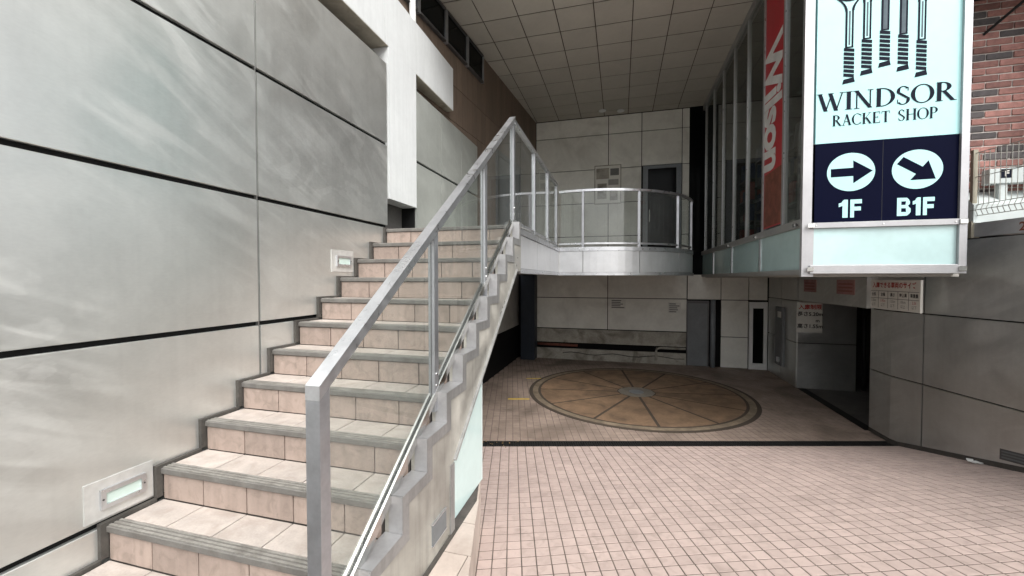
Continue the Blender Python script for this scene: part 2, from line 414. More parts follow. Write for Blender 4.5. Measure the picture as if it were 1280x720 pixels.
# ---- drain channel
dr = thing('trench_drain', LF(2, 5.33, -2.21), 'long black iron trench drain across the tiled garage entrance', 'drain')
def lfbox(mb, l0, l1, f0, f1, z0, z1):
    q = [(l0, f0), (l1, f0), (l1, f1), (l0, f1)]
    return mb.hexa([LF(a, b, z0) for a, b in q], [LF(a, b, z1) for a, b in q])
lfbox(MB(), -2.6, 5.06, 5.245, 5.415, -2.3, -2.245).build('channel', 'joint_black', dr)
for f in (5.242, 5.408): lfbox(MB(), -2.6, 5.06, f, f+.012, -2.25, -2.199).build('edge_bar', 'drain_iron', dr)
gb = MB(); x = -2.58
while x < 5.05: lfbox(gb, x, x+.009, 5.256, 5.406, -2.23, -2.204); x += .032
for f in (5.30, 5.35): lfbox(gb, -2.6, 5.06, f, f+.008, -2.228, -2.204)
stuff(gb.build('grate', 'drain_iron', dr))
lt = MB()
for i in range(170):
    l, f = -1.6 + abs(random.gauss(0, .75)), random.uniform(5.25, 5.45) + (random.gauss(0, .1) if random.random() < .25 else 0)
    p = LF(l, f, -2.196 + random.uniform(0, .006)); s_ = random.uniform(.008, .02); a = random.uniform(0, 6.3)
    d1, d2 = Vector((math.cos(a), math.sin(a), random.uniform(-.3, .3)))*s_, Vector((-math.sin(a), math.cos(a), random.uniform(0, .4)))*s_*.5
    lt.poly([p-d1, p-d2, p+d1, p+d2])
o = stuff(lt.build('leaf_litter', 'leaf_litter')); tag(o, 'dry leaf litter caught in the drain grate beside the stairs', 'leaves')

# ---- turntable
tt = thing('turntable', (TC.x, TC.y, -2.206), 'round rusty car turntable set into the tiled garage floor', 'turntable')
MB().disc(TC.x, TC.y, -2.24, -2.1965, TR+.01, 96).build('pit', 'table_gap', tt)
MB().disc(TC.x, TC.y, -2.205, -2.194, TR, 96, TR-.05).build('outer_ring', 'table_gap', tt)
MB().disc(TC.x, TC.y, -2.205, -2.192, TR-.06, 96, TR-.165).build('ring', 'table_ring', tt)
MB().disc(TC.x, TC.y, -2.205, -2.195, TR-.175, 96, TR-.205).build('inner_ring', 'table_gap', tt)
NS = 12
for k in range(NS):
    a0, a1 = 2*math.pi*k/NS + .14, 2*math.pi*(k+1)/NS + .14
    pts = []; Ro, Ri, gp = TR-.215, .36, .024
    for i in range(9):
        t = a0 + gp/Ro + (a1-a0-2*gp/Ro)*i/8; pts.append((TC.x+Ro*math.cos(t), TC.y+Ro*math.sin(t)))
    for i in range(5):
        t = a1 - gp/Ri - (a1-a0-2*gp/Ri)*i/4; pts.append((TC.x+Ri*math.cos(t), TC.y+Ri*math.sin(t)))
    MB().hexa([(x, y, -2.205) for x, y in pts], [(x, y, -2.193) for x, y in pts]).build('sector', 'table_rust', tt)
MB().disc(TC.x, TC.y, -2.205, -2.1915, .345, 10, .15).build('hub_plate', 'table_hub', tt)
MB().disc(TC.x, TC.y, -2.205, -2.187, .14, 32).build('hub_cover', 'grey_door', tt)
for (x0, x1, y), lb in (((658, 686, 473), 'short yellow painted line by the far side of the turntable'), ((635, 662, 498.6), 'short yellow painted line touching the left rim of the turntable')):
    a, b = atZ(x0, y, -2.196), atZ(x1, y, -2.196); d = Vector((-(b-a).y, (b-a).x, 0)).normalized()*.028
    tag(MB().hexa([p + Vector((0, 0, -.002)) for p in (a-d, b-d, b+d, a+d)], [a-d, b-d, b+d, a+d]).build('floor_marking', 'yellow_paint'), lb.replace('left rim', 'rim beside the stairs'), 'marking')

# ---- kerb platform at the foot of the stairs
KZ = -1.645
k0, kd = Vector((-1.1, 3.11)), Vector((SY*1.06, -CY)).normalized()
def kx(y): return k0.x + kd.x*(y-k0.y)/kd.y
kb = MB(); kb.hexa([(-2.6, -3, -2.5), (kx(-3)-.012, -3, -2.5), (kx(3.11)-.012, 3.11, -2.5), (-2.6, 3.11, -2.5)],
                   [(-2.6, -3, KZ-.006), (kx(-3)-.012, -3, KZ-.006), (kx(3.11)-.012, 3.11, KZ-.006), (-2.6, 3.11, KZ-.006)])
kerb = structure(kb.build('kerb', 'grout'))
y = 3.11
while y > .2:
    ya, yb = y-.004, y-.296
    if yb < .2: break
    x0 = -1.02
    splits = [x0+.004]; xm = -.86
    if kx(yb) > xm + .05 and kx(ya) > xm: splits += [xm]
    for i, xs in enumerate(splits):
        last = i == len(splits)-1
        xe0, xe1 = (kx(yb), kx(ya)) if last else (splits[i+1]-.006, splits[i+1]-.006)
        if xe1 < xs + .01: xe1 = xs + .01
        if xe0 < xs + .02: continue
        q = [(xs, yb), (xe0, yb), (xe1, ya), (xs, ya)]
        MB().hexa([(a, b, KZ-.02) for a, b in q], [(a, b, KZ) for a, b in q]).build('kerb_tile', 'kerb_tile', kerb)
    q = [(kx(yb)-.014, yb), (kx(yb), yb), (kx(ya), ya), (kx(ya)-.014, ya)]
    for za, zb in ((-2.35, -1.925), (-1.919, KZ-.022)):
        MB().hexa([(a, b, za) for a, b in q], [(a, b, zb) for a, b in q]).build('kerb_face_tile', 'kerb_tile', kerb)
    y -= .30

# ================================================================== STAIRCASE
def NY(k): return 1.453 + .2623*k
def NZ(k): return -1.287 + .1846*k
SX0, SX1 = -2.572, -1.13
st = thing('staircase', (-1.85, 2.6, KZ), 'straight tiled staircase climbing beside the metal clad wall to the landing', 'staircase')
TJ = [-2.572, -2.268, -1.962, -1.654, -1.340, -1.13]
for k in range(-1, 11):
    y0, z1 = NY(k), NZ(k); y1 = NY(k+1) if k < 10 else 4.6
    stp = box('step', 'grout', st, SX0, SX1, y0+.022, y1+.03, z1-.1846-.03, z1-.008)
    # nosing with ribs
    nb = MB(); nb.cbox(SX0, SX1, y0, y0+.075, z1-.034, z1+.001, .004)
    nb.build('nosing', 'nosing_tile', stp)
    for i in range(3): box('rib', 'nosing_rib', stp, SX0+.002, SX1-.002, y0+.010+i*.022, y0+.023+i*.022, z1, z1+.0045)
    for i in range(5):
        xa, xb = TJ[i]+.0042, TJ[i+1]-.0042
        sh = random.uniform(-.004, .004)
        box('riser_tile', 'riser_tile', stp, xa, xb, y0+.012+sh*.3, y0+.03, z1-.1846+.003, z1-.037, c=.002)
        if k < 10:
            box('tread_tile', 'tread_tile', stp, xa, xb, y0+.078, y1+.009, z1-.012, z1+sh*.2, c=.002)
# stringer on the open side
XS = -1.02
sg = MB(); zz = []
for k in range(-1, 11):
    zz += [(NY(k)+.03, NZ(k-1)+.03), (NY(k)+.03, NZ(k)+.03)]
prof = [(NY(-1)+.03, KZ)] + [p for p in zz[1:]] + [(4.2, NZ(10)+.03), (4.2, .075), (4.0, .075), (2.385, -1.18), (2.385, KZ)]
pts = [(XS-.10, y, z) for y, z in prof]
mbs = MB()
# split the stringer into convex vertical slices
ys = sorted(set([p[0] for p in prof]))
def top_z(y):
    k = -1
    while k < 10 and y > NY(k+1)+.03: k += 1
    return NZ(k)+.03
def bot_z(y): return KZ if y < 2.385 else min(.075, -1.18 + (y-2.385)*(1.255/1.615))
for a, b in zip(ys[:-1], ys[1:]):
    if b-a < 1e-4: continue
    t = top_z((a+b)/2); za, zb = (KZ, KZ) if b <= 2.3851 else (bot_z(a+1e-6), bot_z(b))
    mbs.hexa([(XS-.10, a, za), (XS-.008, a, za), (XS-.008, b, zb), (XS-.10, b, zb)], [(XS-.10, a, t), (XS-.008, a, t), (XS-.008, b, t), (XS-.10, b, t)])
stringer = mbs.build('stringer', 'stringer_metal', st)
bd = MB(); bw = .062
for k in range(-1, 11):
    ya, yb = NY(k)+.03, (NY(k+1)+.03+bw if k < 10 else 4.2); zt = NZ(k)+.031
    bd.box(XS-.012, XS, ya, yb, zt-bw, zt)
    zl = NZ(k-1)+.031-bw if k > -1 else KZ
    zl = NZ(k-1)+.031
    if k > -1: bd.box(XS-.012, XS, ya, ya+bw, zl, zt-bw-.0005)
bd.build('stepped_band', 'band_metal', stringer)
lb = MB(); lb.box(XS-.012, XS, 2.325, 2.385, KZ, -1.18)
lb.build('end_band', 'band_metal', stringer)
dg_ = MB(); a, b = Vector((XS-.006, 2.385, -1.165)), Vector((XS-.006, 4.0, .09)); dg_.bar(a, b, .012, .035, (1, 0, 0))
a.x = b.x = XS-.05; MB().bar(a - Vector((0, 0, .025)), b - Vector((0, 0, .025)), .004, .1, (0, 0, 1)).build('soffit_plate', 'dark_metal', stringer)
dg_.build('lower_band', 'band_metal', stringer)
box('base_strip', 'trim_dark', stringer, XS-.01, XS+.003, NY(-1)-.2, 2.39, KZ, KZ+.03)
box('access_plate', 'grey_door', stringer, XS-.01, XS+.002, 2.07, 2.25, -1.53, -1.40)
for z in (-1.53, -1.405): box('plate_edge', 'rail_alu', stringer, XS-.008, XS+.004, 2.065, 2.255, z, z+.006)
for k in range(-1, 10):       # ledge caps, each a small bent sheet
    box('ledge_cap', 'ledge_metal', stringer, XS-.098, XS-.001, NY(k)+.034, NY(k+1)+.027, NZ(k)+.0315, NZ(k)+.035)
    box('ledge_riser', 'ledge_metal', stringer, XS-.075, XS-.001, NY(k+1)+.0245, NY(k+1)+.0285, NZ(k)+.036, NZ(k+1)+.034)
# body of concrete under the flight
bs = MB(); bs.hexa([(SX0, .9, KZ), (SX1-.01, .9, KZ), (SX1-.01, 2.6, KZ), (SX0, 2.6, KZ)], [(SX0, 1.2, KZ+.01), (SX1-.01, 1.2, KZ+.01), (SX1-.01, 2.6, -.72), (SX0, 2.6, -.72)])
und = MB(); und.hexa([(SX0, 2.4, -1.25), (SX1+.005, 2.4, -1.25), (SX1+.005, 4.2, .10), (SX0, 4.2, .10)],
                     [(SX0, 2.4, -.83), (SX1+.005, 2.4, -.83), (SX1+.005, 4.2, .42), (SX0, 4.2, .42)])
und.build('flight_slab', 'concrete_dark', st)
# frosted glass screen under the flight
gs = thing('glass_screen', (-1.1, 2.7, KZ), 'pale green frosted glass screen closing the space under the stairs', 'screen')
gsc = MB(); gsc.prism([(-1.085, 2.2, KZ), (-1.085, 3.09, KZ), (-1.085, 3.09, -.66), (-1.085, 2.2, -1.34)], (-.012, 0, 0)); gsc.build('pane', 'frost_glass', gs)
box('edge_frame', 'parapet_white', gs, -1.1, -1.083, 3.091, 3.108, KZ, -.66)
MB().box(-2.55, -1.12, 3.02, 3.08, -2.3, -.9).build('inner_wall', 'black_wall', gs)

# ---- stair railing
sr = thing('stair_railing', (-1.1, 2.6, -1.3), 'brushed aluminium stair railing with glass infill and steep handrail', 'railing')
RXr = -1.1
def rail_z(y): return -.385 + (y-1.27)*.725
pA, pB = Vector((RXr, 1.245, rail_z(1.245))), Vector((RXr, 4.13, rail_z(4.13)))
hr = MB(); cut = Vector((0, .0, 0))
hh = .05
hr.hexa([(RXr-.032, pA.y, pA.z-hh), (RXr+.032, pA.y, pA.z-hh), (RXr+.032, pB.y, pB.z-hh), (RXr-.032, pB.y, pB.z-hh)],
        [(RXr-.032, pA.y, pA.z+.005), (RXr+.032, pA.y, pA.z+.005), (RXr+.032, pB.y, pB.z+.005), (RXr-.032, pB.y, pB.z+.005)])
hr.build('handrail', 'rail_alu', sr)
def low_z(y): return NZ(0) + (y-NY(0))*.7038 + .015
for i, y in enumerate((1.27, 2.25, 3.2, 4.13)):
    zt, zb = rail_z(y)-.035, (KZ if i == 0 else low_z(y)-.10)
    wdt = .0312 if i == 0 else .02
    p = MB(); sl_ = .725*.0275
    p.hexa([(RXr-wdt, y-.024, zb), (RXr+wdt, y-.024, zb), (RXr+wdt, y+.03, zb), (RXr-wdt, y+.03, zb)], [(RXr-wdt, y-.024, zt+.0-sl_), (RXr+wdt, y-.024, zt+.0-sl_), (RXr+wdt, y+.03, zt-.0005+sl_), (RXr-wdt, y+.03, zt-.0005+sl_)])
    if i: p.box(RXr-.004, RXr+.004, y-.027, y-.024, zb, zt-.03)
    po = p.build('post', 'post_alu', sr)
    if i:
        for dz in (.06, .13): MB().tube([(RXr+.02, y+.003, zb+.10+dz), (RXr+.026, y+.003, zb+.10+dz)], .008, 8).build('bolt', 'chrome', po)
    if i: box('groove', 'dark_metal', po, RXr-.003, RXr+.003, y-.0275, y-.026, zb, zt-.03)
ya, yb = .95, 4.12
lowr = MB()
for dx in (-.016, .016): lowr.bar((RXr+dx, ya, low_z(ya)), (RXr+dx, yb, low_z(yb)), .011, .05)
lowr.build('lower_channel', 'chrome', sr)
MB().bar((RXr, ya, low_z(ya)-.01), (RXr, yb, low_z(yb)-.01), .022, .035).build('gasket', 'rubber', sr)
for y0, y1 in ((1.30, 2.224), (2.281, 3.174), (3.231, 4.104)):
    MB().prism([(RXr-.004, y0, low_z(y0)+.02), (RXr-.004, y1, low_z(y1)+.02), (RXr-.004, y1, rail_z(y1)-.05), (RXr-.004, y0, rail_z(y0)-.05)], (.008, 0, 0)).build('glass_panel', 'rail_glass', sr)

# ================================================================== LANDING AND BALCONY
BC, BR = (-.6, 9.1), 2.0
path = [(-1.08, 4.2), (-1.08, 7.1)]
arc = []
for i in range(1, 25):
    t = -math.pi/2 - .2 + (math.pi/2 + .2)*i/24
    if BC[0]+BR*math.cos(t) > -1.0: arc.append((BC[0]+BR*math.cos(t), BC[1]+BR*math.sin(t)))
arc = [(-1.08, 7.12)] + arc
path_full = [(-1.08, 4.2)] + arc + [(1.4, 10.97)]
bal = thing('balcony', (-.3, 8.5, .07), 'curved landing slab with polished metal fascia in front of the glass door', 'balcony')
sb = MB(); poly = [(-2.598, 4.2)] + [(x-.03 if i == 0 else x, y) for i, (x, y) in enumerate(path_full)] + [(-2.598, 10.97)]
def inset(p, d): return p
sb.hexa([(x, y, .10) for x, y in poly], [(x, y, .545) for x, y in poly]); sb.build('slab', 'lower_wall', bal)
def strip(mb, pts, z0, z1, off0, off1):      # vertical band following a plan path, outside = right-hand side
    P = [Vector((x, y, 0)) for x, y in pts]; nrm = []
    for i in range(len(P)):
        d = (P[min(i+1, len(P)-1)] - P[max(i-1, 0)]).normalized(); nrm.append(Vector((d.y, -d.x, 0)))
    for i in range(len(P)-1):
        a0, a1, b0, b1 = P[i]+nrm[i]*off0, P[i]+nrm[i]*off1, P[i+1]+nrm[i+1]*off0, P[i+1]+nrm[i+1]*off1
        mb.hexa([(p.x, p.y, z0) for p in (a0, a1, b1, b0)], [(p.x, p.y, z1) for p in (a0, a1, b1, b0)])
    return mb
def seg_of(px0, px1): return [p for p in arc if px0 <= p[0] <= px1]
for ya, yb in ((4.2, 5.19), (5.2, 6.19), (6.2, 7.12)):
    strip(MB(), [(-1.08, ya), (-1.08, yb)], .11, .47, .0, .03).build('fascia_panel', 'fascia_metal', bal)
cuts = [(-1.055, -.63), (-.62, .30), (.31, 1.0), (1.01, 1.5)]
def arc_between(xa, xb):
    out = []
    for i in range(9):
        x = xa + (xb-xa)*i/8
        x = min(x, 1.399); y = BC[1] - math.sqrt(max(0, BR*BR - (x-BC[0])**2)); out.append((x, y))
    return out
for xa, xb in cuts:
    strip(MB(), arc_between(xa, min(xb, 1.395)), .11, .47, .0, .03).build('fascia_panel', 'fascia_metal', bal)
fullarc = arc_between(-1.05, .2)[:-1] + arc_between(.2, 1.0)[:-1] + arc_between(1.0, 1.398)
for z0, z1, m, off in ((.475, .545, 'rail_alu', .04), (.055, .105, 'rail_alu', .05)):
    strip(MB(), [(-1.08, 4.2), (-1.08, 7.1)], z0, z1, -.01, off).build('edge_trim', m, bal)
    strip(MB(), fullarc, z0, z1, -.01, off).build('edge_trim', m, bal)
# balcony railing
br = thing('balcony_railing', (-.3, 7.2, .55), 'low glass and aluminium railing curving round the balcony edge', 'railing')
ZT, ZB = 1.54, .60
def rail(pts, z, w_, h_, name, m): strip(MB(), pts, z-h_, z, -w_/2, w_/2).build(name, m, br)
rail([(-1.1, 4.16), (-1.1, 7.12)], rail_z(4.13)-.02, .05, .04, 'handrail', 'rail_alu')
rail(fullarc, ZT, .05, .04, 'handrail', 'rail_alu'); rail([(-1.1, 4.16), (-1.1, 7.12)], ZB+.02, .035, .03, 'lower_rail', 'rail_alu'); rail(fullarc, ZB+.02, .035, .03, 'lower_rail', 'rail_alu')
for y in (5.2, 6.2, 7.1): box('post', 'post_alu', br, -1.122, -1.078, y-.02, y+.02, .545, rail_z(4.13)-.061 if y < 7 else rail_z(4.13)-.06, c=.003)
for (y0, y1) in ((4.17, 5.175), (5.225, 6.175), (6.225, 7.075)):
    box('glass_panel', 'rail_glass', br, -1.104, -1.096, y0, y1, ZB+.02, rail_z(4.13)-.06)
pxs = [-1.05, -.63, .305, 1.0, 1.33]
for x in pxs[1:]:
    y = BC[1] - math.sqrt(BR*BR-(x-BC[0])**2); box('post', 'post_alu', br, x-.02, x+.02, y-.02, y+.02, .545, ZT-.041, c=.003)
for a, b in zip(pxs[:-1], pxs[1:]):
    strip(MB(), arc_between(a+.03, b-.03), ZB+.021, ZT-.041, -.004, .004).build('glass_panel', 'rail_glass', br)

# ================================================================== LEFT WALL
XW = -2.6
lw = thing('metal_wall', (XW, 2, KZ), 'tall wall of big weathered metal cladding panels beside the stairs', 'wall')
box('backing', 'backing', lw, -2.86, -2.632, -3.2, 4.16, -2.4, 2.465)
box('backing', 'backing', lw, -2.86, -2.632, 4.84, 7.2, -.1, 2.465)
rows = [(-2.2, -1.28), (-1.28, -.335), (-.335, .598), (.598, 1.54), (1.54, 2.48)]
cols_ = [(-2.8, -1.06), (-1.06, .68), (.68, 2.42), (2.42, 4.16)]
gh, gv = .016, .010
for y0, y1 in cols_:
    for z0, z1 in rows:
        box('panel', 'panel_metal', lw, -2.63, XW, y0+gv, y1-gv, z0+gh, z1-gh, c=.003)
for y in (-1.06, .68, 2.42): box('joint_strip', 'joint_strip', lw, -2.631, XW-.008, y-.0045, y+.0045, -2.2, 2.47)
for y0, y1 in ((4.85, 5.62), (5.62, 6.4), (6.4, 7.2)):
    for z0, z1 in ((.55, 1.54), (1.54, 2.48)):
        box('panel', 'panel_dim', lw, -2.63, XW, y0+.006, y1-.006, z0+gh, z1-gh, c=.003)
# dark skirting following the steps
sk = MB()
for k in range(-1, 11):
    y0, z1 = NY(k), NZ(k); y1 = NY(k+1) if k < 10 else 4.16
    sk.box(-2.602, -2.574, y0-.022, y1-.022, z1-.01, z1+.018)
    sk.box(-2.602, -2.574, y0-.022, y0+.012, z1-.1846+.018, z1-.01)
sk.build('stepped_skirting', 'trim_dark', lw)
# step lights in the wall
def step_light(q, label):
    P = [atX(px, py, XW) for px, py in q]
    y0 = (P[0].y+P[3].y)/2; y1 = (P[1].y+P[2].y)/2; z1 = (P[0].z+P[1].z)/2; z0 = (P[2].z+P[3].z)/2
    t = thing('step_light', (XW, (y0+y1)/2, z0), label, 'wall light', 'recessed lights along the stairs')
    box('cover_plate', 'lamp_plate', t, XW, XW+.006, y0, y1, z0, z1, c=.001)
    a, b, c_, d = y0+.2*(y1-y0), y1-.14*(y1-y0), z0+.25*(z1-z0), z1-.25*(z1-z0)
    fw = .022
    fr = MB(); fr.box(XW+.006, XW+.02, a, b, d-fw, d); fr.box(XW+.006, XW+.02, a, b, c_, c_+fw); fr.box(XW+.006, XW+.02, a, a+fw, c_+fw, d-fw); fr.box(XW+.006, XW+.02, b-fw, b, c_+fw, d-fw)
    fo = fr.build('frame', 'rail_alu', t)
    for yy in (a+.009, b-.009): MB().tube([(XW+.019, yy, (c_+d)/2), (XW+.0225, yy, (c_+d)/2)], .005, 8).build('screw', 'dark_metal', fo)
    box('lens', 'lens_glass', t, XW+.006, XW+.011, a+fw, b-fw, c_+fw, d-fw)
step_light([(104, 609), (190, 574), (191, 621), (104, 657)], 'wide recessed step light low on the wall near the bottom of the stairs')
step_light([(414, 312), (441, 314), (441, 339), (414, 341)], 'small recessed step light on the wall near the top of the stairs')
# white portal frame above the wall
pf = thing('portal_frame', (-2.7, 4.5, .93), 'white panelled beam and pillar standing out above the metal wall', 'beam')
box('beam', 'white_panel', pf, -2.84, -2.597, -3.2, 4.12, 2.68, 3.34); box('beam', 'white_panel', pf, -2.84, -2.597, 4.126, 6.06, 2.68, 3.34)
box('pillar', 'white_panel', pf, -2.8, -2.596, 4.19, 4.84, .93, 2.678)
box('soffit', 'soffit', pf, -2.84, -2.60, -3.2, 4.18, 2.672, 2.679); box('soffit', 'soffit', pf, -2.84, -2.60, 4.85, 6.05, 2.672, 2.679)
box('recess_back', 'concrete_dark', pf, -2.85, -2.82, 4.16, 4.84, .5, 2.67)
# timber wall behind
def bx_(y): return -2.26 - .0914*(11-y)
tw = thing('timber_wall', (-2.7, 6, .5), 'dark brown boarded side wall above the landing', 'wall')
y = 3.6
while y < 10.95:
    y1 = min(y+.20, 10.99)
    for z0, z1 in ((.55, 2.6), (2.61, 3.2), (3.21, 4.268)):
        MB().hexa([(bx_(y)-.03, y+.003, z0), (bx_(y), y+.003, z0), (bx_(y1), y1-.003, z0), (bx_(y1)-.03, y1-.003, z0)],
                  [(bx_(y)-.03, y+.003, z1), (bx_(y), y+.003, z1), (bx_(y1), y1-.003, z1), (bx_(y1)-.03, y1-.003, z1)]).build('board', 'timber', tw)
    y += .20
MB().hexa([(bx_(3.6)-.3, 3.6, .5), (bx_(3.6)-.031, 3.6, .5), (bx_(11)-.031, 11, .5), (bx_(11)-.3, 11, .5)],
          [(bx_(3.6)-.3, 3.6, 7), (bx_(3.6)-.031, 3.6, 7), (bx_(11)-.031, 11, 7), (bx_(11)-.3, 11, 7)]).build('backing', 'backing', tw)
box('upper_cladding', 'timber', tw, -3.4, -2.98, -3.2, 3.59, 2.4, 7)
def hi_window(y0, y1, z0, z1, label):
    t = thing('high_window', (bx_(y0), (y0+y1)/2, z0), label, 'window', 'strip windows under the ceiling')
    def sh(mb, ya, yb, za, zb, o0, o1):
        return mb.hexa([(bx_(ya)+o0, ya, za), (bx_(ya)+o1, ya, za), (bx_(yb)+o1, yb, za), (bx_(yb)+o0, yb, za)],
                       [(bx_(ya)+o0, ya, zb), (bx_(ya)+o1, ya, zb), (bx_(yb)+o1, yb, zb), (bx_(yb)+o0, yb, zb)])
    sh(MB(), y0+.03, y1-.03, z0+.03, z1-.03, .005, .03).build('pane', 'dark_glass', t)
    f = MB(); sh(f, y0, y0+.03, z0, z1, .002, .055); sh(f, y1-.03, y1, z0, z1, .002, .055); f.build('stile', 'post_alu', t)
    f = MB(); sh(f, y0+.03, y1-.03, z0, z0+.03, .002, .06); sh(f, y0+.03, y1-.03, z1-.03, z1, .002, .06); f.build('rail', 'dark_metal', t)
hi_window(4.35, 5.20, 3.72, 4.24, 'dark strip window under the ceiling beside the downpipe'); hi_window(5.21, 5.98, 3.72, 4.24, 'dark strip window under the ceiling, second from the downpipe')
hi_window(5.99, 6.72, 3.72, 4.24, 'dark strip window under the ceiling, third from the downpipe'); hi_window(6.73, 7.4, 3.72, 4.24, 'dark strip window under the ceiling, farthest from the downpipe')
tag(MB().tube([(-2.74, 5.02, 2.4), (-2.74, 5.02, 4.26)], .045, 14).build('downpipe', 'frame_white', None, True), 'pale vertical downpipe on the brown boarded wall behind the white beam', 'pipe')
t = thing('side_window', (-2.8, 4.3, 3.2), 'white framed dark window at the near end of the brown wall', 'window')
box('pane', 'dark_glass', t, -2.80, -2.775, 3.62, 4.25, 3.0, 4.2); box('frame', 'frame_white', t, -2.80, -2.75, 4.255, 4.33, 2.9, 4.26)
t = thing('side_door', (-2.45, 8.7, .56), 'dark grey side door on the landing behind the stair railing', 'door')
def sdoor(mb, ya, yb, za, zb, o0, o1): return mb.hexa([(bx_(ya)+o0, ya, za), (bx_(ya)+o1, ya, za), (bx_(yb)+o1, yb, za), (bx_(yb)+o0, yb, za)], [(bx_(ya)+o0, ya, zb), (bx_(ya)+o1, ya, zb), (bx_(yb)+o1, yb, zb), (bx_(yb)+o0, yb, zb)])
sdoor(MB(), 8.2, 9.5, .56, 2.58, .002, .03).build('leaf', 'grey_door', t)
f = MB(); sdoor(f, 8.1, 8.2, .56, 2.68, .002, .05); sdoor(f, 9.5, 9.6, .56, 2.68, .002, .05); sdoor(f, 8.2, 9.5, 2.58, 2.68, .002, .05); f.build('frame', 'dark_metal', t)

# ================================================================== CEILING AND THE ADDED BLOCK OVER IT
CZ = 4.27; CF = 4.68
cl = MB(); cl.box(-3.2, 2.05, CF, 11.2, CZ+.012, CZ+.3); ceil_ = structure(cl.build('ceiling', 'ceiling_joint'))
y = CF
while y < 10.99:
    x = .17 - .6*6
    while x < 1.96:
        xb, yb = min(x+.6, 1.97), min(y+.6, 10.985)
        if xb > -2.85 and xb-x > .03 and yb-y > .05: box('ceiling_panel', 'ceiling_panel', ceil_, max(x, -3.1)+.008, xb-.008, y+.014, yb-.014, CZ, CZ+.010, c=.001)
        x += .6
    y += .6
for px, lb_ in ((753, 'unlit round white downlight on the ceiling, closer to the brown wall'), (776, 'unlit round white downlight on the ceiling, closer to the shop window')):
    P = atZ(px, 138, CZ)
    tag(MB().disc(P.x, P.y, CZ-.02, CZ-.001, .09, 20).build('downlight', 'frame_white'), lb_, 'ceiling light', 'downlights near the back wall')
ub = tag(box('light_blocker', 'blocker_pale', None, -3.2, 7, CF+.02, 14, CZ+.31, 10), 'plain pale unseen block added over the ceiling to keep daylight out', 'light blocker')  # out of view, added so that light does not enter from above

# ================================================================== BACK WALL
YB = 11.0
bw_ = thing('back_wall', (0, YB, -2.2), 'pale panelled back wall behind the balcony and turntable', 'wall')
box('backing', 'backing', bw_, -2.9, 3.8, YB+.03, YB+.3, -2.3, CZ+.3)
bxj = [-2.26, -.32, .515, 1.485, 1.66]
bzj = [.24, 1.12, 2.0, 2.89, 3.79, CZ]
for i in range(4):
    for j in range(5):
        x0, x1, z0, z1 = bxj[i], bxj[i+1], bzj[j], bzj[j+1]
        if i == 2 and j < 3: 
            continue
        if i == 2 and j == 3: z0 = 2.9
        box('panel', 'back_panel', bw_, x0+.009, x1-.009, YB, YB+.035, z0+.009, z1-.009, c=.002)
for x0, x1 in ((-2.26, -.32), (-.32, 1.632)):
    for z0, z1 in ((-.52, .24), (-1.36, -.52)):
        box('panel', 'back_panel', bw_, x0+.009, x1-.009, YB, YB+.035, z0+.009, z1-.009, c=.002)
for x0, x1, z0, z1 in ((1.632, 2.40, -.53, .1), (2.40, 3.01, -.53, .1), (3.01, 3.42, -.53, .1), (2.40, 3.01, -1.44, -.53), (2.40, 3.01, -2.2, -1.44)):
    box('panel', 'back_panel', bw_, x0+.009, x1-.009, YB-.06, YB-.02, z0+.009, z1-.009, c=.002)
box('plinth', 'plinth', bw_, -2.26, 1.62, YB-.01, YB+.06, -1.74, -1.375); box('plinth', 'plinth', bw_, -2.26, 1.62, YB-.03, YB+.05, -2.2, -1.90)
box('slot', 'black_wall', bw_, -2.26, 1.62, YB+.005, YB+.03, -1.9, -1.74)
box('side_strip', 'dark_glass', bw_, 1.67, 1.985, YB-.02, YB+.03, .1, CZ)
tag(MB().tube([(-2.2, YB-.04, -1.80), (-1.1, YB-.04, -1.81)], .035, 10).build('water_pipe', 'pipe_rust', None, True), 'rusty red pipe along the slot at the base of the back wall', 'pipe')
pp = MB(); pp.tube([(1.6, YB-.06, -1.78), (1.0, YB-.06, -1.78), (.92, YB-.06, -1.80), (.90, YB-.06, -1.88), (.90, YB-.06, -2.1)], .03, 10)
tag(pp.build('bent_pipe', 'plinth', None, True), 'bent pale pipe dropping to the floor beside the grey door', 'pipe')
cbm = MB(); P = [(-1.5+i*.22, YB-.05, -2.02+.03*math.sin(i*1.3)) for i in range(15)]; cbm.tube(P, .008, 6); tag(cbm.build('cable', 'rubber'), 'thin black cable sagging along the concrete base of the back wall', 'cable')
# notice board
nb_ = thing('notice_board', (-.33, YB, 1.96), 'faded framed poster hung on the back wall over the balcony', 'poster')
box('frame', 'plinth', nb_, -.68, .01, YB-.03, YB-.002, 1.96, 2.98)
box('sheet', 'paper', nb_, -.655, -.015, YB-.033, YB-.0305, 1.985, 2.955)
for x0, x1, z0, z1, m in ((-.63, -.3, 2.62, 2.9, 'plinth'), (-.27, -.05, 2.7, 2.88, 'print_grey'), (-.6, -.36, 2.1, 2.5, 'plinth'), (-.32, -.06, 2.45, 2.6, 'lower_wall'), (-.28, -.08, 2.05, 2.35, 'plinth')):
    box('print', m, nb_, x0, x1, YB-.0345, YB-.0335, z0, z1)
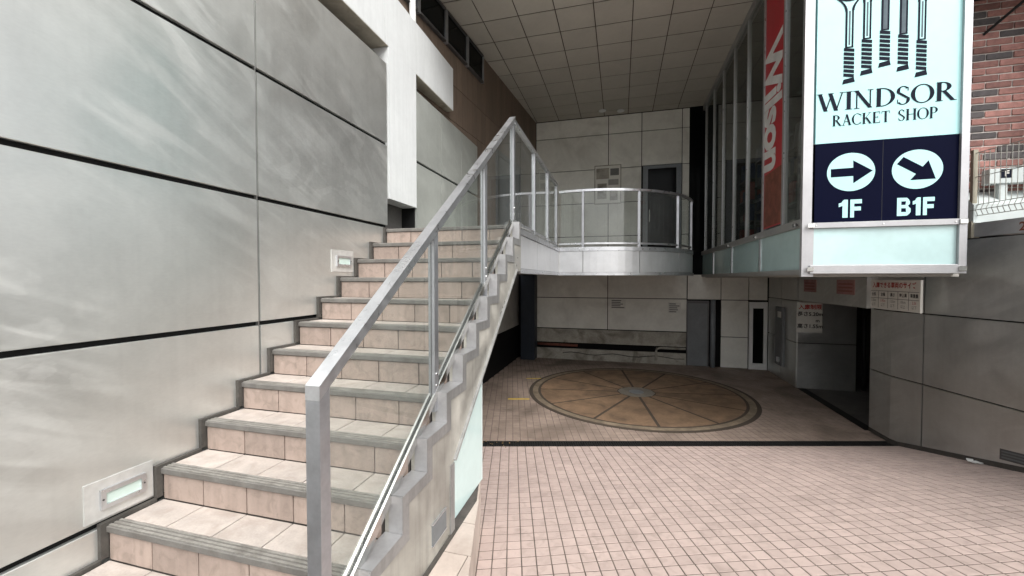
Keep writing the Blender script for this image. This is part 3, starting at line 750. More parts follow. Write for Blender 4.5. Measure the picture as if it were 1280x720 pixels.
# glass door
gd = thing('glass_door', (1.0, YB, .56), 'dark glass door with metal frame at the back of the balcony', 'door')
box('leaf', 'dark_glass', gd, .67, 1.35, YB-.035, YB-.01, .66, 2.80)
f = MB(); f.box(.55, .67, YB-.06, YB+.02, .555, 2.88); f.box(1.35, 1.47, YB-.06, YB+.02, .555, 2.88); f.box(.67, 1.35, YB-.06, YB+.02, 2.80, 2.88); f.box(.67, 1.35, YB-.06, YB+.02, .555, .66); f.build('frame', 'pipe_grey', gd)
MB().tube([(.71, YB-.06, 1.75), (.71, YB-.11, 1.75), (.71, YB-.11, 1.45), (.71, YB-.06, 1.45)], .014, 8).build('handle', 'chrome', gd)
# notices below
def notice(x0, y0, x1, y1, label):
    a, b = atY(x0, y0, YB-.01), atY(x1, y1, YB-.01)
    t = thing('notice', (a.x, YB-.012, b.z), label, 'notice'); box('sheet', 'sign_white', t, a.x, b.x, YB-.012, YB-.002, b.z, a.z)
    n = 5
    for i in range(n):
        z = a.z - (a.z-b.z)*(i+.7)/(n+.4); box('print_line', 'print_grey', t, a.x+.03, b.x-.03-.1*random.random(), YB-.0135, YB-.0125, z-.014, z+.01)
notice(763, 374, 782, 386, 'small printed notice on the back wall panel left of its twin'.replace('left of its twin', 'next to the panel joint')); notice(835, 378, 851, 391.5, 'small printed notice on the back wall close to the grey door')
t = thing('service_door', (1.87, YB, -2.2), 'plain dark grey steel service door at the back of the garage', 'door')
box('leaf', 'grey_door', t, 1.65, 2.10, YB-.05, YB-.01, -2.19, -.62); f = MB(); f.box(1.625, 1.65, YB-.07, YB, -2.2, -.56); f.box(2.10, 2.13, YB-.07, YB, -2.2, -.56); f.box(1.65, 2.10, YB-.07, YB, -.62, -.56); f.build('frame', 'dark_metal', t)
tag(MB().tube([(2.22, YB-.08, -2.2), (2.22, YB-.08, -.54)], .06, 16).build('drain_pipe', 'pipe_grey', None, True), 'grey vertical drain pipe between the service door and white panels', 'pipe')
t = thing('slim_door', (3.2, YB-.06, -2.2), 'slim white framed door with a tall dark glass panel', 'door')
box('leaf', 'dark_glass', t, 3.10, 3.33, YB-.075, YB-.05, -2.05, -.72); f = MB(); f.box(3.02, 3.10, YB-.1, YB-.03, -2.2, -.57); f.box(3.33, 3.41, YB-.1, YB-.03, -2.2, -.57); f.box(3.10, 3.33, YB-.1, YB-.03, -.72, -.57); f.box(3.10, 3.33, YB-.1, YB-.03, -2.2, -2.05); f.build('frame', 'frame_white', t)
# left lower wall and column
t = thing('under_landing_wall', (-2.75, 8, -2.2), 'grey side wall with a black lower half under the landing', 'wall')
box('upper_part', 'lower_wall', t, -2.9, -2.75, 3.2, 11.02, -1.3, .09); box('lower_part', 'black_wall', t, -2.9, -2.745, 3.2, 11.02, -2.25, -1.3)
tag(box('column', 'navy_column', None, -2.6, -2.22, 10.62, 10.98, -2.2, .095, c=.01), 'dark blue grey square column in the corner under the landing', 'column')

# ================================================================== PARKING OPENING ON THE RIGHT
pw = thing('parking_wall', (3.6, 8.5, -2.2), 'dark panelled corner wall with an opening beside the turntable', 'wall')
for y0, y1 in ((9.27, 10.1), (10.1, 10.88)):
    for z0, z1 in ((-2.2, -1.29), (-1.29, -.45), (-.45, .1)): box('panel', 'panel_right', pw, 3.42, 3.46, y0+.008, y1-.008, z0+.008, z1-.008, c=.002)
for z0, z1 in ((-2.2, -1.29), (-1.29, -.47)): box('panel', 'panel_right', pw, 3.43, 4.42, 9.25, 9.29, z0+.008, z1-.008, c=.002)
box('core', 'backing', pw, 3.46, 4.42, 9.29, 11.0, -2.25, .1)
box('lintel', 'panel_right', pw, 3.43, 3.62, 6.94, 9.24, -.43, .1); box('lintel_box', 'lower_wall', pw, 3.44, 3.9, 9.0, 9.245, -.47, -.30)
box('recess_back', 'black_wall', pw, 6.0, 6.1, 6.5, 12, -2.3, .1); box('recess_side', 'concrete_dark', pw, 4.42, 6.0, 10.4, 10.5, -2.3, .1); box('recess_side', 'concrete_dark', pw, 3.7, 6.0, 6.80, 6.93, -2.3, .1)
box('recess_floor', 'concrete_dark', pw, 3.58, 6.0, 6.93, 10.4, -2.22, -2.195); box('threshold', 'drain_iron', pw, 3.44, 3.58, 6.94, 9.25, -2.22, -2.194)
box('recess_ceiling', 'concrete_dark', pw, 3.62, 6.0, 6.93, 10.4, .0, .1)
for x, y_, lb_ in ((4.62, 9.4, 'black vertical pipe in the parking opening beside the limit sign panel'), (4.78, 9.45, 'black vertical pipe deeper inside the dark parking opening')):
    tag(MB().tube([(x, y_, -2.2), (x, y_, 0)], .03, 10).build('riser_pipe', 'joint_black', None, True), lb_, 'pipe', 'pipes in the parking opening')
# wall faucet box
t = thing('control_box', (3.4, 10.2, -1.1), 'dark narrow control box on the side wall by the slim door', 'box')
box('case', 'grey_door', t, 3.36, 3.42, 9.85, 10.25, -1.9, -.62, c=.006); box('label_plate', 'sign_white', t, 3.352, 3.36, 9.92, 10.1, -.85, -.72); box('lamp', 'rail_alu', t, 3.33, 3.36, 9.98, 10.08, -1.82, -1.72)

# curved right wall
Wp = [(3.49, 6.94), (3.50, 6.5), (3.60, 6.08), (3.70, 5.6), (3.86, 4.90), (4.03, 4.14), (4.25, 3.1), (4.5, 2.0)]
rw = thing('curved_wall', (3.7, 5.5, -2.1), 'dark metal clad wall curving out beside the garage entrance', 'wall')
def wall_seg(idx, z0, z1, o0, o1, name, m, gap=.008, c=False):
    pts = [Vector((*Wp[i], 0)) for i in idx]; d0 = (pts[1]-pts[0]).normalized(); d1 = (pts[-1]-pts[-2]).normalized()
    pts[0] = pts[0] + d0*gap; pts[-1] = pts[-1] - d1*gap
    return strip(MB(), [(p.x, p.y) for p in pts], z0, z1, o0, o1).build(name, m, rw)
panels = [[0, 1, 2], [2, 3, 4], [4, 5], [5, 6, 7]]
for idx in panels:
    for z0, z1 in ((-2.35, -1.304), (-1.304, -.434), (-.434, .436)):
        wall_seg(idx, z0+.008, z1-.008, -.03, .0, 'panel', 'panel_right')
wall_seg(list(range(8)), -2.4, .44, -.18, -.032, 'backing', 'joint_black', 0)
box('end_return', 'panel_right', rw, 3.50, 3.66, 6.945, 6.965, -2.3, .1)
wall_seg([2, 3, 4, 5, 6, 7], .452, .60, -.05, -.0, 'coping', 'fascia_metal', 0)
sk = MB()
for i in range(len(Wp)-1):
    for j in range(4):
        a = Vector(Wp[i]).lerp(Vector(Wp[i+1]), j/4); b = Vector(Wp[i]).lerp(Vector(Wp[i+1]), (j+1)/4)
        def zf(p): l = p.x*CY + p.y*SY; f = -p.x*SY + p.y*CY; return ramp_z(l, f)
        d = (b-a).normalized(); n = Vector((d.y, -d.x))*-1
        n = Vector((d.y, -d.x))
        pa, pb = a + n*.006, b + n*.006; za, zb = zf(a), zf(b)
        sk.hexa([(a.x, a.y, za-.05), (pa.x, pa.y, za-.05), (pb.x, pb.y, zb-.05), (b.x, b.y, zb-.05)], [(a.x, a.y, za+.055), (pa.x, pa.y, za+.055), (pb.x, pb.y, zb+.055), (b.x, b.y, zb+.055)])
sk.build('base_strip', 'trim_dark', rw)
# outlet slot low on the wall
wall_dir = (Vector((*Wp[4], 0)) - Vector((*Wp[3], 0))).normalized(); wn = Vector((wall_dir.y, -wall_dir.x, 0))
def on_wall(px, py, off=0.):
    p0 = Vector((*Wp[3], 0)); d = ray(px, py); s_ = p0.dot(wn)/d.dot(wn); return d*s_ + wn*off
a, b = on_wall(1250, 567), on_wall(1292, 578); h = Vector((0, 0, .055))
vs_ = thing('vent_slot', a, 'small dark louvred vent low on the curved metal wall', 'vent')
MB().hexa([a-h, b-h, b-h+wn*.004, a-h+wn*.004], [a+h, b+h, b+h+wn*.004, a+h+wn*.004]).build('plate', 'dark_metal', vs_)
for i in range(3):
    z = Vector((0, 0, -.035+i*.03)); u_ = Vector((0, 0, .012)); q = a.lerp(b, .08); r_ = a.lerp(b, .92)
    MB().hexa([q+z+wn*.004, r_+z+wn*.004, r_+z+wn*.012, q+z+wn*.012], [q+z+u_+wn*.004, r_+z+u_+wn*.004, r_+z+u_+wn*.012, q+z+u_+wn*.012]).build('slat', 'grey_door', vs_)
rg = MB(); P = on_wall(1217, 583); f_ = -P.x*SY+P.y*CY - .05; l_ = P.x*CY+P.y*SY - .03; zb = ramp_z(l_, f_)
for i in range(9):
    a_ = random.uniform(0, 6.3); c0 = LF(l_, f_, zb+.004) + Vector((random.uniform(-.07, .07), random.uniform(-.04, .04), random.uniform(0, .02)))
    rg.poly([c0 + Vector((math.cos(a_+q*1.57)*.04, math.sin(a_+q*1.57)*.03, random.uniform(0, .02))) for q in range(4)])
tag(rg.build('paper_scrap', 'rag'), 'crumpled white scrap lying at the foot of the curved wall', 'litter')

# ---- signs on the garage walls
XR = (-1, 0, 0)
def plate_on_x(name, X, px0, py0, px1, py1, label, cat):      # plate on a wall that faces -X; reads right-to-left in Y
    a, b = atX(px0, py0, X), atX(px1, py1, X)
    t = thing(name, (X, (a.y+b.y)/2, min(a.z, b.z)), label, cat)
    return t, a, b
t, a, b = plate_on_x('size_limit_sign', 3.485, 1088, 349, 1150.5, 390, 'white sign with red heading and a size table on the dark wall', 'sign')
yl, yr, zt, zb = a.y, b.y, a.z, b.z
zt = -.02; zb = -.42
PX = 3.486; wdt = yl-yr
box('plate', 'sign_white', t, PX-.004, PX+.02, yr, yl, zb, zt)
yd, zd = (0, -1, 0), (0, 0, 1)
text('heading', '入庫できる車両のサイズ', .082, 'sign_red', t, (PX-.0055, (yl+yr)/2, zt-.075), yd, zd, bold=.02, sx=wdt*.86/(11*.082))
for z in (zt-.15, zt-.25): box('rule', 'print_grey', t, PX-.0052, PX-.0041, yr+.02, yl-.02, z-.003, z+.003)
for i in range(1, 5): yy = yl - wdt*i/5; box('rule', 'print_grey', t, PX-.0052, PX-.0041, yy-.003, yy+.003, zb+.02, zt-.15)
for i, (h1, v1, v2) in enumerate((('全長', '5.20m', '以下'), ('全幅', '1.95m', '以下'), ('高さ', '1.55m', '以下'), ('地上高', '10cm', '以上'), ('車重量', '2.3t', '以下'))):
    yc = yl - wdt*(i+.5)/5
    text('table_text', h1, .052, 'sign_black', t, (PX-.0055, yc, zt-.20), yd, zd, bold=.02, sx=.9)
    text('table_text', v1, .05, 'sign_red' if i in (1, 4) else 'print_grey', t, (PX-.0055, yc, zt-.285), yd, zd, sx=.9)
    text('table_text', v2, .05, 'print_grey', t, (PX-.0055, yc, zt-.345), yd, zd, sx=.9)
YS = 9.245
a, b = atY(996, 377.5, YS), atY(1027.5, 416, YS)
t = thing('entry_limit_sign', ((a.x+b.x)/2, YS, b.z), 'white parking limit sign with red heading and metre figures', 'sign')
box('plate', 'sign_white', t, a.x, b.x, YS-.004, YS+.005, b.z, a.z)
xm = (a.x+b.x)/2; hh = a.z-b.z
for s_, dz, m, sz in (('入庫制限', .17, 'sign_red', .10), ('長さ5.20m', .40, 'sign_black', .098), ('高さ1.55m', .80, 'sign_black', .098)):
    text('limit_text', s_, sz, m, t, (xm+.01, YS-.0055, a.z-hh*dz), (1, 0, 0), (0, 0, 1), bold=.025)
text('limit_text', 'm', .09, 'sign_black', t, (b.x-.08, YS-.0055, a.z-hh*.61), (1, 0, 0), (0, 0, 1), bold=.02)
for (p0, p1, lb_) in (((1046, 347), (1068, 364), 'large faded pink notice on the lintel above the parking opening'), ((1005, 349), (1020, 362), 'small faded pink notice on the lintel above the parking opening')):
    a, b = atX(*p0, 3.425), atX(*p1, 3.425)
    t = thing('pink_notice', (3.425, (a.y+b.y)/2, b.z), lb_, 'notice')
    box('sheet', 'sticker_pink', t, 3.424, 3.43, b.y, a.y, -.25, -.02)
    for i in range(3): box('print_line', 'sticker_print', t, 3.4225, 3.4238, b.y+.05, a.y-.05, -.10-i*.055, -.075-i*.055)

# ================================================================== SHOP FRONT
XSH, YSG = 1.98, 5.13
sh = thing('glazed_shop', (XSH, 8, .05), 'projecting glazed shop front with tall mullioned windows over the garage', 'shop front')
mull = [5.20, 5.83, 6.58, 7.37, 8.18, 9.0, 9.84, 10.7]
box('sill', 'shop_frame', sh, XSH-.04, XSH+.06, 5.2, 10.95, .575, .665); box('bottom_rail', 'shop_frame', sh, XSH-.03, XSH+.06, 5.2, 10.95, .04, .10)
box('head', 'shop_frame', sh, XSH-.03, XSH+.06, 5.2, 10.95, 4.14, 4.26)
for i, y in enumerate(mull):
    box('mullion', 'shop_frame', sh, XSH-.014, XSH+.03, y-.045, y+.035, .665, 4.14, c=.003)
    box('mullion_trim', 'rail_alu', sh, XSH-.02, XSH-.0145, y-.044, y-.03, .665, 4.14)
    if i < len(mull)-1: box('pane', 'window_glass', sh, XSH, XSH+.008, y+.035, mull[i+1]-.035, .665, 4.14)
for a, b in ((5.2, 6.62), (6.68, 8.18), (8.24, 9.7), (9.76, 10.95)):
    box('spandrel', 'spandrel', sh, XSH-.005, XSH+.02, a, b-.001, .10, .575); 
    if a > 5.3: box('spandrel_bar', 'rail_alu', sh, XSH-.02, XSH+.02, a-.06, a-.001, .10, .575)
for y in (5.26, 6.65, 8.21):
    MB().tube([(XSH-.075, y-.03, .60), (XSH-.075, y+.03, .60)], .02, 10).build('sill_bracket', 'chrome', sh)
box('floor_slab', 'lower_wall', sh, XSH+.061, 3.40, 5.26, 10.95, .02, .12)
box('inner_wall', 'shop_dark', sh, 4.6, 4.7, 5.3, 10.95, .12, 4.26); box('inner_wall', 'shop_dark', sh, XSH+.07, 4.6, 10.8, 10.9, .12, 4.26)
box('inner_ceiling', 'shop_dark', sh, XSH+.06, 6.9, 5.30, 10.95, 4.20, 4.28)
# corner post
box('corner_post', 'sign_frame', sh, XSH-.06, XSH+.052, YSG-.02, 5.165, .02, 4.9)
# stock inside
for n, (y, hgt) in enumerate(((5.95, 2.4), (7.0, 2.0), (8.3, 2.3), (9.4, 2.1))):
    t = thing('display_rack', (2.7, y, .12), ['tall dark display rack in the shop window nearest the street sign', 'dark display rack in the shop window behind the red banner', 'dark display rack in the middle of the shop window', 'dark display rack in the far end of the shop window'][n], 'display rack')
    for dx in (0, .5):
        for dy in (-.3, .3): box('upright', 'dark_metal', t, 2.45+dx, 2.48+dx, y+dy-.015, y+dy+.015, .12, .12+hgt)
    for i in range(5): box('shelf', 'dark_metal', t, 2.44, 2.99, y-.31, y+.31, .3+i*hgt*.2, .325+i*hgt*.2)
    for i in range(5):
        for q in range(3):
            hb = random.uniform(.1, hgt*.17); box('stock_box', random.choice(('stock_a', 'stock_b', 'stock_c', 'stock_d')), t, 2.47, 2.47+random.uniform(.2, .45), y-.29+q*.2, y-.29+q*.2+random.uniform(.1, .18), .326+i*hgt*.2, .326+i*hgt*.2+hb)
# banner
bn = thing('banner', (XSH+.06, 6.2, .7), 'tall red banner with white script lettering covering one shop window pane', 'banner')
box('cloth', 'banner_red', bn, XSH-.006, XSH-.001, 5.868, 6.53, .70, 4.13)
box('lower_band', 'pipe_rust', bn, XSH-.0075, XSH-.0062, 5.89, 6.51, .72, 1.45)
text('script', 'Wilson', .86, 'banner_text', bn, (XSH-.007, 6.26, 2.36), (0, 0, -1), (0, -1, 0), bold=.036, shear=.12, sx=.74, spacing=.94)

# ================================================================== BIG SHOP SIGN
YF = YSG - .02
sg_ = thing('shop_sign', (2.68, YSG, .05), 'tall illuminated racket shop sign with arrows for two floors', 'sign')
xl, xr = atY(1016, 200, YF).x, atY(1198.5, 200, YF).x
def zP(px, py): return atY(px, py, YF).z
zA = (zP(1016, 180)+zP(1198, 168))/2; zBt = (zP(1016, 279)+zP(1198, 273.5))/2
zS0 = .145
box('box_body', 'backing', sg_, xl-.05, xr+.06, YSG+.03, YSG+.12, .06, 4.9)
box('upper_face', 'sign_cyan', sg_, xl, xr, YF, YSG+.028, zA+.002, 4.9)
box('lower_face', 'sign_navy', sg_, xl, xr, YF, YSG+.028, zBt+.002, zA)
box('crossbar', 'sign_frame', sg_, xl-.0, xr, YF-.03, YSG+.028, zBt-.06, zBt, c=.004)
box('infill_panel', 'spandrel', sg_, xl, xr, YF+.005, YSG+.028, zS0, zBt-.061)
box('side_rail', 'sign_frame', sg_, xr+.001, xr+.06, YF-.03, YSG+.03, .05, 4.9, c=.005)
box('side_groove', 'post_alu', sg_, xr+.061, xr+.078, YF-.01, YSG+.12, .05, 4.9)
box('bottom_rail', 'sign_frame', sg_, xl-.02, xr+.0005, YF-.03, YSG+.03, .05, zS0-.001, c=.005)
for x in (xl-.02, xr+.03):
    for z in (zBt-.03, .10): box('clamp', 'chrome', sg_, x-.03, x+.03, YF-.045, YF-.031, z-.025, z+.025, c=.004)
box('face_seam', 'joint_black', sg_, (xl+xr)/2-.003, (xl+xr)/2, YF-.0006, YF+.001, zBt+.01, zA-.01)
for x in (xl+.03, (xl+xr)/2, xr-.03):
    MB().tube([(x, YF-.036, zBt-.03), (x, YF-.031, zBt-.03)], .007, 8).build('screw', 'chrome', sg_)
# serif lettering drawn with thick and thin strokes
def glyphs():
    T, t, s, h = .17, .055, .035, .24    # thick, thin, serif height, serif width
    L = lambda *a: ('l',)+a; A = lambda *a: ('a',)+a
    sf = lambda x, y, w_=h: L(x-w_/2, y, x+w_/2, y, s)
    return {
     'W': (1.12, [L(.08, 1, .34, .0, T), L(.34, 0, .56, .86, t), L(.52, 1, .78, 0, T), L(.78, 0, 1.03, 1, t), sf(.08, .985), sf(.55, .985), sf(1.03, .985)]),
     'I': (.36, [L(.18, 0, .18, 1, T), sf(.18, .985, .3), sf(.18, .015, .3)]),
     'N': (.86, [L(.15, 0, .15, 1, t), L(.12, 1, .70, 0, T), L(.70, 0, .70, 1, t), sf(.12, .985), sf(.15, .015), sf(.70, .985)]),
     'D': (.84, [L(.18, 0, .18, 1, T), A(.28, .5, .48, .48, -90, 90, t, T), L(.08, .98, .30, .98, t), L(.08, .02, .30, .02, t)]),
     'S': (.60, [A(.30, .74, .20, .235, 30, 200, t, T*.8), A(.30, .26, .215, .245, -150, 20, t, T*.8), L(.115, .66, .485, .34, T), L(.49, .72, .49, .92, s), L(.09, .08, .09, .30, s)]),
     'O': (.90, [A(.45, .5, .385, .485, 0, 360, t, T)]),
     'R': (.80, [L(.18, 0, .18, 1, T), A(.30, .75, .27, .23, -90, 90, t, T), L(.08, .98, .32, .98, t), L(.18, .52, .34, .52, t), L(.36, .52, .70, 0, T), sf(.18, .015, .28), sf(.72, .015)]),
     'A': (.82, [L(.41, 1, .14, 0, t), L(.40, 1, .68, 0, T), L(.22, .34, .58, .34, t), sf(.14, .015), sf(.68, .015, .26)]),
     'C': (.80, [A(.44, .5, .37, .485, 45, 315, t, T), L(.74, .70, .74, .95, s), L(.74, .05, .74, .25, s)]),
     'K': (.82, [L(.18, 0, .18, 1, T), L(.22, .42, .64, .98, t), L(.36, .56, .70, 0, T), sf(.18, .985, .3), sf(.18, .015, .3), sf(.64, .985), sf(.70, .015, .26)]),
     'E': (.70, [L(.18, 0, .18, 1, T), L(.08, .98, .60, .98, t), L(.08, .02, .62, .02, t), L(.18, .52, .46, .52, t), L(.60, .8, .60, 1, s), L(.62, 0, .62, .22, s), L(.46, .42, .46, .62, s)]),
     'T': (.74, [L(.37, 0, .37, 1, T), L(.06, .98, .68, .98, t), L(.07, .78, .07, 1, s), L(.67, .78, .67, 1, s), sf(.37, .015, .3)]),
     'H': (.90, [L(.18, 0, .18, 1, T), L(.72, 0, .72, 1, T), L(.18, .52, .72, .52, t), sf(.18, .985, .3), sf(.18, .015, .3), sf(.72, .985, .3), sf(.72, .015, .3)]),
     'P': (.72, [L(.18, 0, .18, 1, T), A(.30, .72, .30, .26, -90, 90, t, T), L(.08, .98, .32, .98, t), L(.18, .46, .32, .46, t), sf(.18, .015, .3)]),
     ' ': (.34, [])}
GL = glyphs()
def serif_word(word, x0, x1, zb_, cap, m, name, y):
    tot = sum(GL[c][0] for c in word); k = (x1-x0)/tot; x = x0; mb = MB(); n_ = [0]
    def Q(pts):
        n_[0] += 1; mb.poly([(px_, y - .0001*(n_[0] % 9), pz_) for px_, pz_ in pts])
    for c in word:
        adv, st_ = GL[c]
        for e in st_:
            if e[0] == 'l':
                _, xa, ya, xb, yb, w_ = e
                if abs(ya-yb) < 1e-6: q = [(xa, ya-w_/2), (xb, yb-w_/2), (xb, yb+w_/2), (xa, ya+w_/2)]
                else: q = [(xa-w_/2, ya), (xa+w_/2, ya), (xb+w_/2, yb), (xb-w_/2, yb)]
                Q([(x+px_*k, zb_+pz_*cap) for px_, pz_ in q])
            else:
                _, cx_, cy_, rx, ry, a0, a1, tn, tk = e; n = 28
                for i in range(n):
                    q = []
                    for j, sg2 in ((i, 1), (i+1, 1), (i+1, -1), (i, -1)):
                        a_ = math.radians(a0 + (a1-a0)*j/n); w_ = tn + (tk-tn)*abs(math.cos(a_))**1.3
                        q.append((x+(cx_+(rx+sg2*w_/2-w_/2*.2)*math.cos(a_))*k, zb_+(cy_+(ry+sg2*tn/2)*math.sin(a_))*cap))
                    mb.poly([(a_, y, b_) for a_, b_ in q])
        x += adv*k
    return mb.build(name, m, sg_)
YL = YF - .003
def XP(px, py=150): return atY(px, py, YL).x
serif_word('WINDSOR', XP(1022), XP(1194), zP(1110, 132.5), zP(1110, 109.5)-zP(1110, 132.5), 'sign_ink', 'lettering', YL)
serif_word('RACKET', XP(1040), XP(1113), zP(1110, 152.5), zP(1110, 138.5)-zP(1110, 152.5), 'sign_ink', 'lettering', YL)
serif_word('SHOP', XP(1122), XP(1173), zP(1110, 152.5), zP(1110, 138.5)-zP(1110, 152.5), 'sign_ink', 'lettering', YL)
# arrows in discs
def disc_arrow(px, py, rpx, ang):
    c = atY(px, py, YL); r = abs(atY(px+rpx, py, YL).x - c.x)
    rz = r*.93
    mb = MB(); mb.poly([(c.x+r*math.cos(2*math.pi*i/48), YL, c.z+rz*math.sin(2*math.pi*i/48)) for i in range(48)]); mb.build('disc', 'sign_cyan', sg_)
    sh_ = [(-.84, -.22), (.10, -.22), (.10, -.60), (.90, 0), (.10, .60), (.10, .22), (-.84, .22)]
    ca, sa = math.cos(ang), math.sin(ang)
    sh_ = [(x*ca - y_*sa, x*sa + y_*ca) for x, y_ in sh_]
    P = [(c.x + x*r, YL-.001, c.z + y_*rz) for x, y_ in sh_]
    m2 = MB(); m2.poly([P[0], P[1], P[5], P[6]]); m2.poly([P[2], P[3], P[4]]); m2.build('arrow', 'sign_navy', sg_)
disc_arrow(1063.5, 215, 30.5, math.radians(1)); disc_arrow(1146.5, 211.5, 32.5, math.radians(-36))
def bold_glyph(ch, px0, px1, py0, py1):
    a, b = atY(px0, py0, YL), atY(px1, py1, YL)
    sh_ = {'1': [[(.42, 0), (1, 0), (1, 1), (.60, 1), (.42, .93)], [(0, .60), (.42, .66), (.42, .93), (.30, .84), (0, .80)]],
           'F': [[(0, 0), (.34, 0), (.34, 1), (0, 1)], [(.34, .77), (1, .77), (1, 1), (.34, 1)], [(.34, .38), (.92, .38), (.92, .60), (.34, .60)]],
           'B': [[(0, 0), (.31, 0), (.31, 1), (0, 1)], [(.31, .80), (.66, .80), (.86, .90), (.72, .99), (.31, 1)], [(.31, 0), (.74, .01), (.93, .12), (.70, .21), (.31, .21)], [(.31, .42), (.76, .42), (.86, .52), (.72, .60), (.31, .60)],
                 [(.66, .80), (.62, .58), (.80, .56), (.93, .64), (.95, .76), (.86, .90)], [(.68, .21), (.64, .44), (.84, .49), (1, .40), (1, .20), (.93, .12)]]}[ch]
    mb = MB()
    for n, q in enumerate(sh_): mb.poly([(a.x+(b.x-a.x)*x, YL-.0002*n, b.z+(a.z-b.z)*y_) for x, y_ in q])
    mb.build('floor_character', 'sign_cyan', sg_)
for g_ in (('1', 1048.5, 1059.5, 250, 272), ('F', 1063, 1077, 249.5, 271.5), ('B', 1121.5, 1138, 247.5, 269.5), ('1', 1141, 1150.5, 247, 269), ('F', 1154, 1168, 246.5, 268.5)): bold_glyph(*g_)
# five rackets
def sign_racket(pxc, p_end, p_grip, p_thr, head, fill):
    xc = atY(pxc, 60, YL).x; k = abs(atY(pxc+1, 60, YL).x - xc)
    Z = lambda p: zP(pxc, p)
    hw, sw = 6.6*k, 5.2*k
    # grip with slanted wraps
    g_ = MB(); n = 7; z0, z1 = Z(p_end-8), Z(p_grip); step = (z1-z0)/n
    for i in range(n):
        za, zb = z0 + step*i + step*.14, z0 + step*(i+1) - step*.10; sl = step*.22
        g_.poly([(xc-hw, YL, za+sl), (xc+hw, YL, za-sl), (xc+hw, YL, zb-sl), (xc-hw, YL, zb+sl)])
    g_.poly([(xc-hw*1.2, YL, Z(p_end)), (xc+hw*1.2, YL, Z(p_end-2)), (xc+hw*.98, YL, Z(p_end-8)), (xc-hw*.98, YL, Z(p_end-6))])
    g_.build('racket_grip', 'sign_ink', sg_)
    s2 = MB(); zt = Z(p_thr); s2.poly([(xc-sw, YL, z1), (xc+sw, YL, z1), (xc+sw, YL, zt), (xc-sw, YL, zt)]); so_ = s2.build('racket_shaft', 'sign_ink', sg_)
    s3 = MB(); s3.poly([(xc-sw*.5, YL-.001, z1+2*k), (xc+sw*.5, YL-.001, z1+2*k), (xc+sw*.5, YL-.001, zt), (xc-sw*.5, YL-.001, zt)]); s3.build('racket_inlay', 'sign_steel' if fill else 'sign_cyan', so_)
    s4 = MB(); s4.poly([(xc-sw*.22, YL-.002, z1+4*k), (xc+sw*.22, YL-.002, z1+4*k), (xc+sw*.22, YL-.002, zt), (xc-sw*.22, YL-.002, zt)]); s4.build('racket_stripe', 'sign_steel', so_)
    # throat and head ring
    hd = MB(); rx, rz = 30*k*head, 40*k*head; cz = zt + rz + 14*k; n = 36
    for i in range(n):
        a, b = 2*math.pi*i/n, 2*math.pi*(i+1)/n
        hd.poly([(xc+rx*u_*math.cos(t_), YL, cz+rz*u_*math.sin(t_)) for u_, t_ in ((1, a), (1, b), (.87, b), (.87, a))])
    for sgn in (-1, 1):
        q = []
        for i in range(9):
            t_ = i/8; xx = sw*.8 + (rx*.62-sw*.8)*t_**2.0; q.append((xx, zt + (cz-rz*.80-zt)*t_))
        for (xa, za), (xb, zb) in zip(q[:-1], q[1:]):
            hd.poly([(xc+sgn*(xa-1.6*k), YL-.0005, za), (xc+sgn*(xa+1.6*k), YL-.0005, za), (xc+sgn*(xb+1.6*k), YL-.0005, zb), (xc+sgn*(xb-1.6*k), YL-.0005, zb)])
    for i in range(-3, 4): hd.poly([(xc+i*rx*.23-.3*k, YL-.0003, cz-rz*.8), (xc+i*rx*.23+.3*k, YL-.0003, cz-rz*.8), (xc+i*rx*.23+.3*k, YL-.0003, cz+rz*.8), (xc+i*rx*.23-.3*k, YL-.0003, cz+rz*.8)])
    hd.build('racket_head', 'sign_ink', sg_)
for args in ((1061.5, 105, 60, 14, 1.0, 0), (1083.5, 94, 49, 3, .32, 0), (1106, 84, 38, -14, .32, 1), (1129, 89, 43, -20, .32, 1), (1152, 96, 50, 2, .32, 0)):
    sign_racket(*args)

# ================================================================== BRICK WALL, FENCE AND PARAPET AT THE RIGHT
YK = 5.78
bk = thing('brick_wall', (4.4, YK, .6), 'red and black brick wall standing behind the big shop sign', 'wall')
box('mortar', 'mortar', bk, 3.55, 5.4, YK+.012, YK+.2, .5, 4.3)
bm_r = None; bl_, bh_ = .222, .065
cache = {}
def brick_mesh(L_, m):
    key = (round(L_, 3), m)
    if key not in cache:
        mb = MB().cbox(-L_/2, L_/2, 0, .03, 0, bh_, .004); me = bpy.data.meshes.new('brick'); me.from_pydata(mb.v, [], mb.f); me.materials.append(MATS[m]); me.update(); cache[key] = me
    return cache[key]
z = .62; r = 0
while z < 3.45:
    x = 3.58 - (.117 if r % 2 else 0)
    while x < 5.2:
        m = 'brick_dark' if random.random() < .27 else 'brick'
        link('brick', brick_mesh(bl_, m), (x+bl_/2, YK + random.uniform(-.004, .004), z), bk)
        x += bl_ + .014
    z += bh_ + .014; r += 1
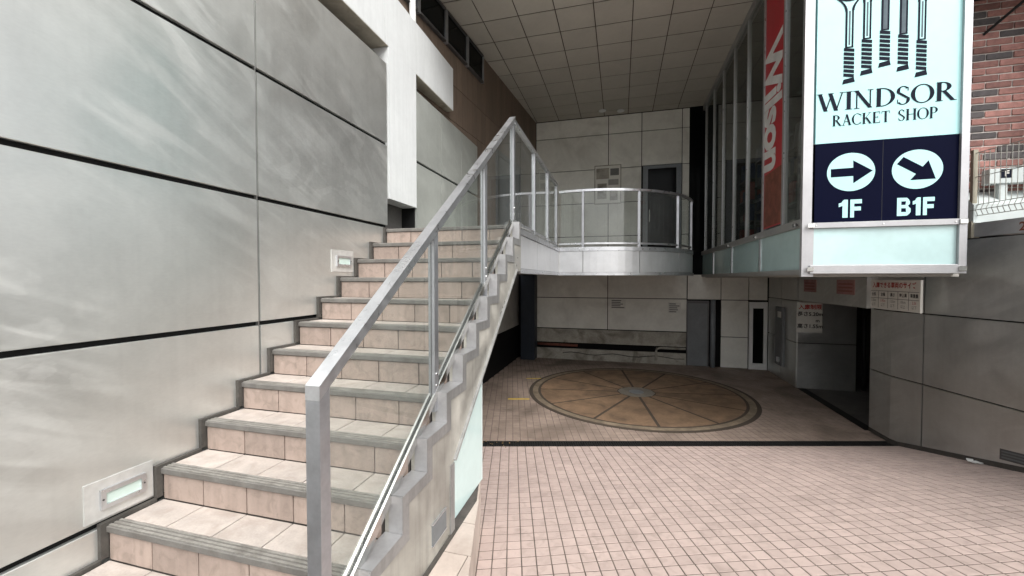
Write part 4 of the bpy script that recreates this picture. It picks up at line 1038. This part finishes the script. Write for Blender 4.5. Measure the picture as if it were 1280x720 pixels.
# white parapet ledge and small box sign
tag(MB().hexa([(3.70, 5.55, .605), (5.4, 5.55, .605), (5.4, YK-.005, .605), (3.70, YK-.005, .605)], [(3.70, 5.55, .80), (5.4, 5.55, .80), (5.4, YK-.005, .97), (3.70, YK-.005, .97)]).build('parapet', 'parapet_white'), 'white sloped ledge between the brick wall and mesh fence', 'ledge')
t = thing('letter_box_sign', (4.4, 5.6, 1.0), 'small white box sign with a dark letter on the ledge by the bricks', 'sign')
a, b = atY(1237, 211, 5.6), atY(1300, 227, 5.6)
box('case', 'parapet_white', t, a.x, a.x+.55, 5.6, 5.7, b.z, a.z, c=.006); box('bracket', 'parapet_white', t, a.x+.10, a.x+.17, 5.62, 5.68, .85, b.z+.001)
c = atY(1258.5, 217.5, 5.598); box('mark', 'sign_ink', t, c.x-.055, c.x+.045, 5.5975, 5.5995, c.z-.04, c.z+.055); text('letter', 'F', .085, 'sign_white', t, (c.x, 5.597, c.z+.005), (1, 0, 0), (0, 0, 1), bold=.03)
# mesh fence on top of the curved wall
fc = thing('mesh_fence', (3.72, 5.5, .6), 'low wire mesh fence with a beige post on top of the curved wall', 'fence')
p0 = Vector((3.66, 5.80, 0)); dW = (Vector((*Wp[4], 0)) - Vector((*Wp[2], 0))).normalized()
P0 = on_wall(1213, 300, -.02); P0.z = 0
MB().cbox(P0.x-.02, P0.x+.02, P0.y-.02, P0.y+.02, .45, 1.40, .003).build('post', 'fence_post', fc); MB().cbox(P0.x-.035, P0.x+.035, P0.y-.035, P0.y+.03, .44, .62, .003).build('post_base', 'fence_post', fc)
for i in range(22):
    q = P0 + dW*(.05 + i*.05); w_ = MB(); w_.tube([(q.x, q.y, 1.36), (q.x, q.y, .80), (q.x-.03, q.y-.01, .74), (q.x, q.y, .68)], .0035, 6); w_.build('wire', 'fence_wire', fc)
for z, ox in ((1.36, 0), (1.10, 0), (.80, 0), (.74, -.03), (.68, 0)):
    q0, q1 = P0, P0 + dW*1.15; MB().tube([(q0.x+ox, q0.y, z), (q1.x+ox, q1.y, z)], .004, 6).build('wire', 'fence_wire', fc)
c = on_wall(1279, 283, .004); tx_ = text('wall_number', '2', .12, 'pipe_rust', rw, c, wall_dir, (0, 0, 1), bold=.02)
# dark overhang on the brick wall; its bars stand for cables reflected in glass
t = thing('canopy', (4.5, 5.5, 2.95), 'dark overhang high on the brick wall, with bars for reflected cables', 'awning')
box('cover', 'joint_black', t, 3.62, 5.4, 4.98, YK, 3.10, 3.14)
for x in (3.9, 4.35): MB().tube([(x, YK, 2.72), (x+.28, 5.1, 3.08)], .014, 8).build('cable_reflection', 'joint_black', t)
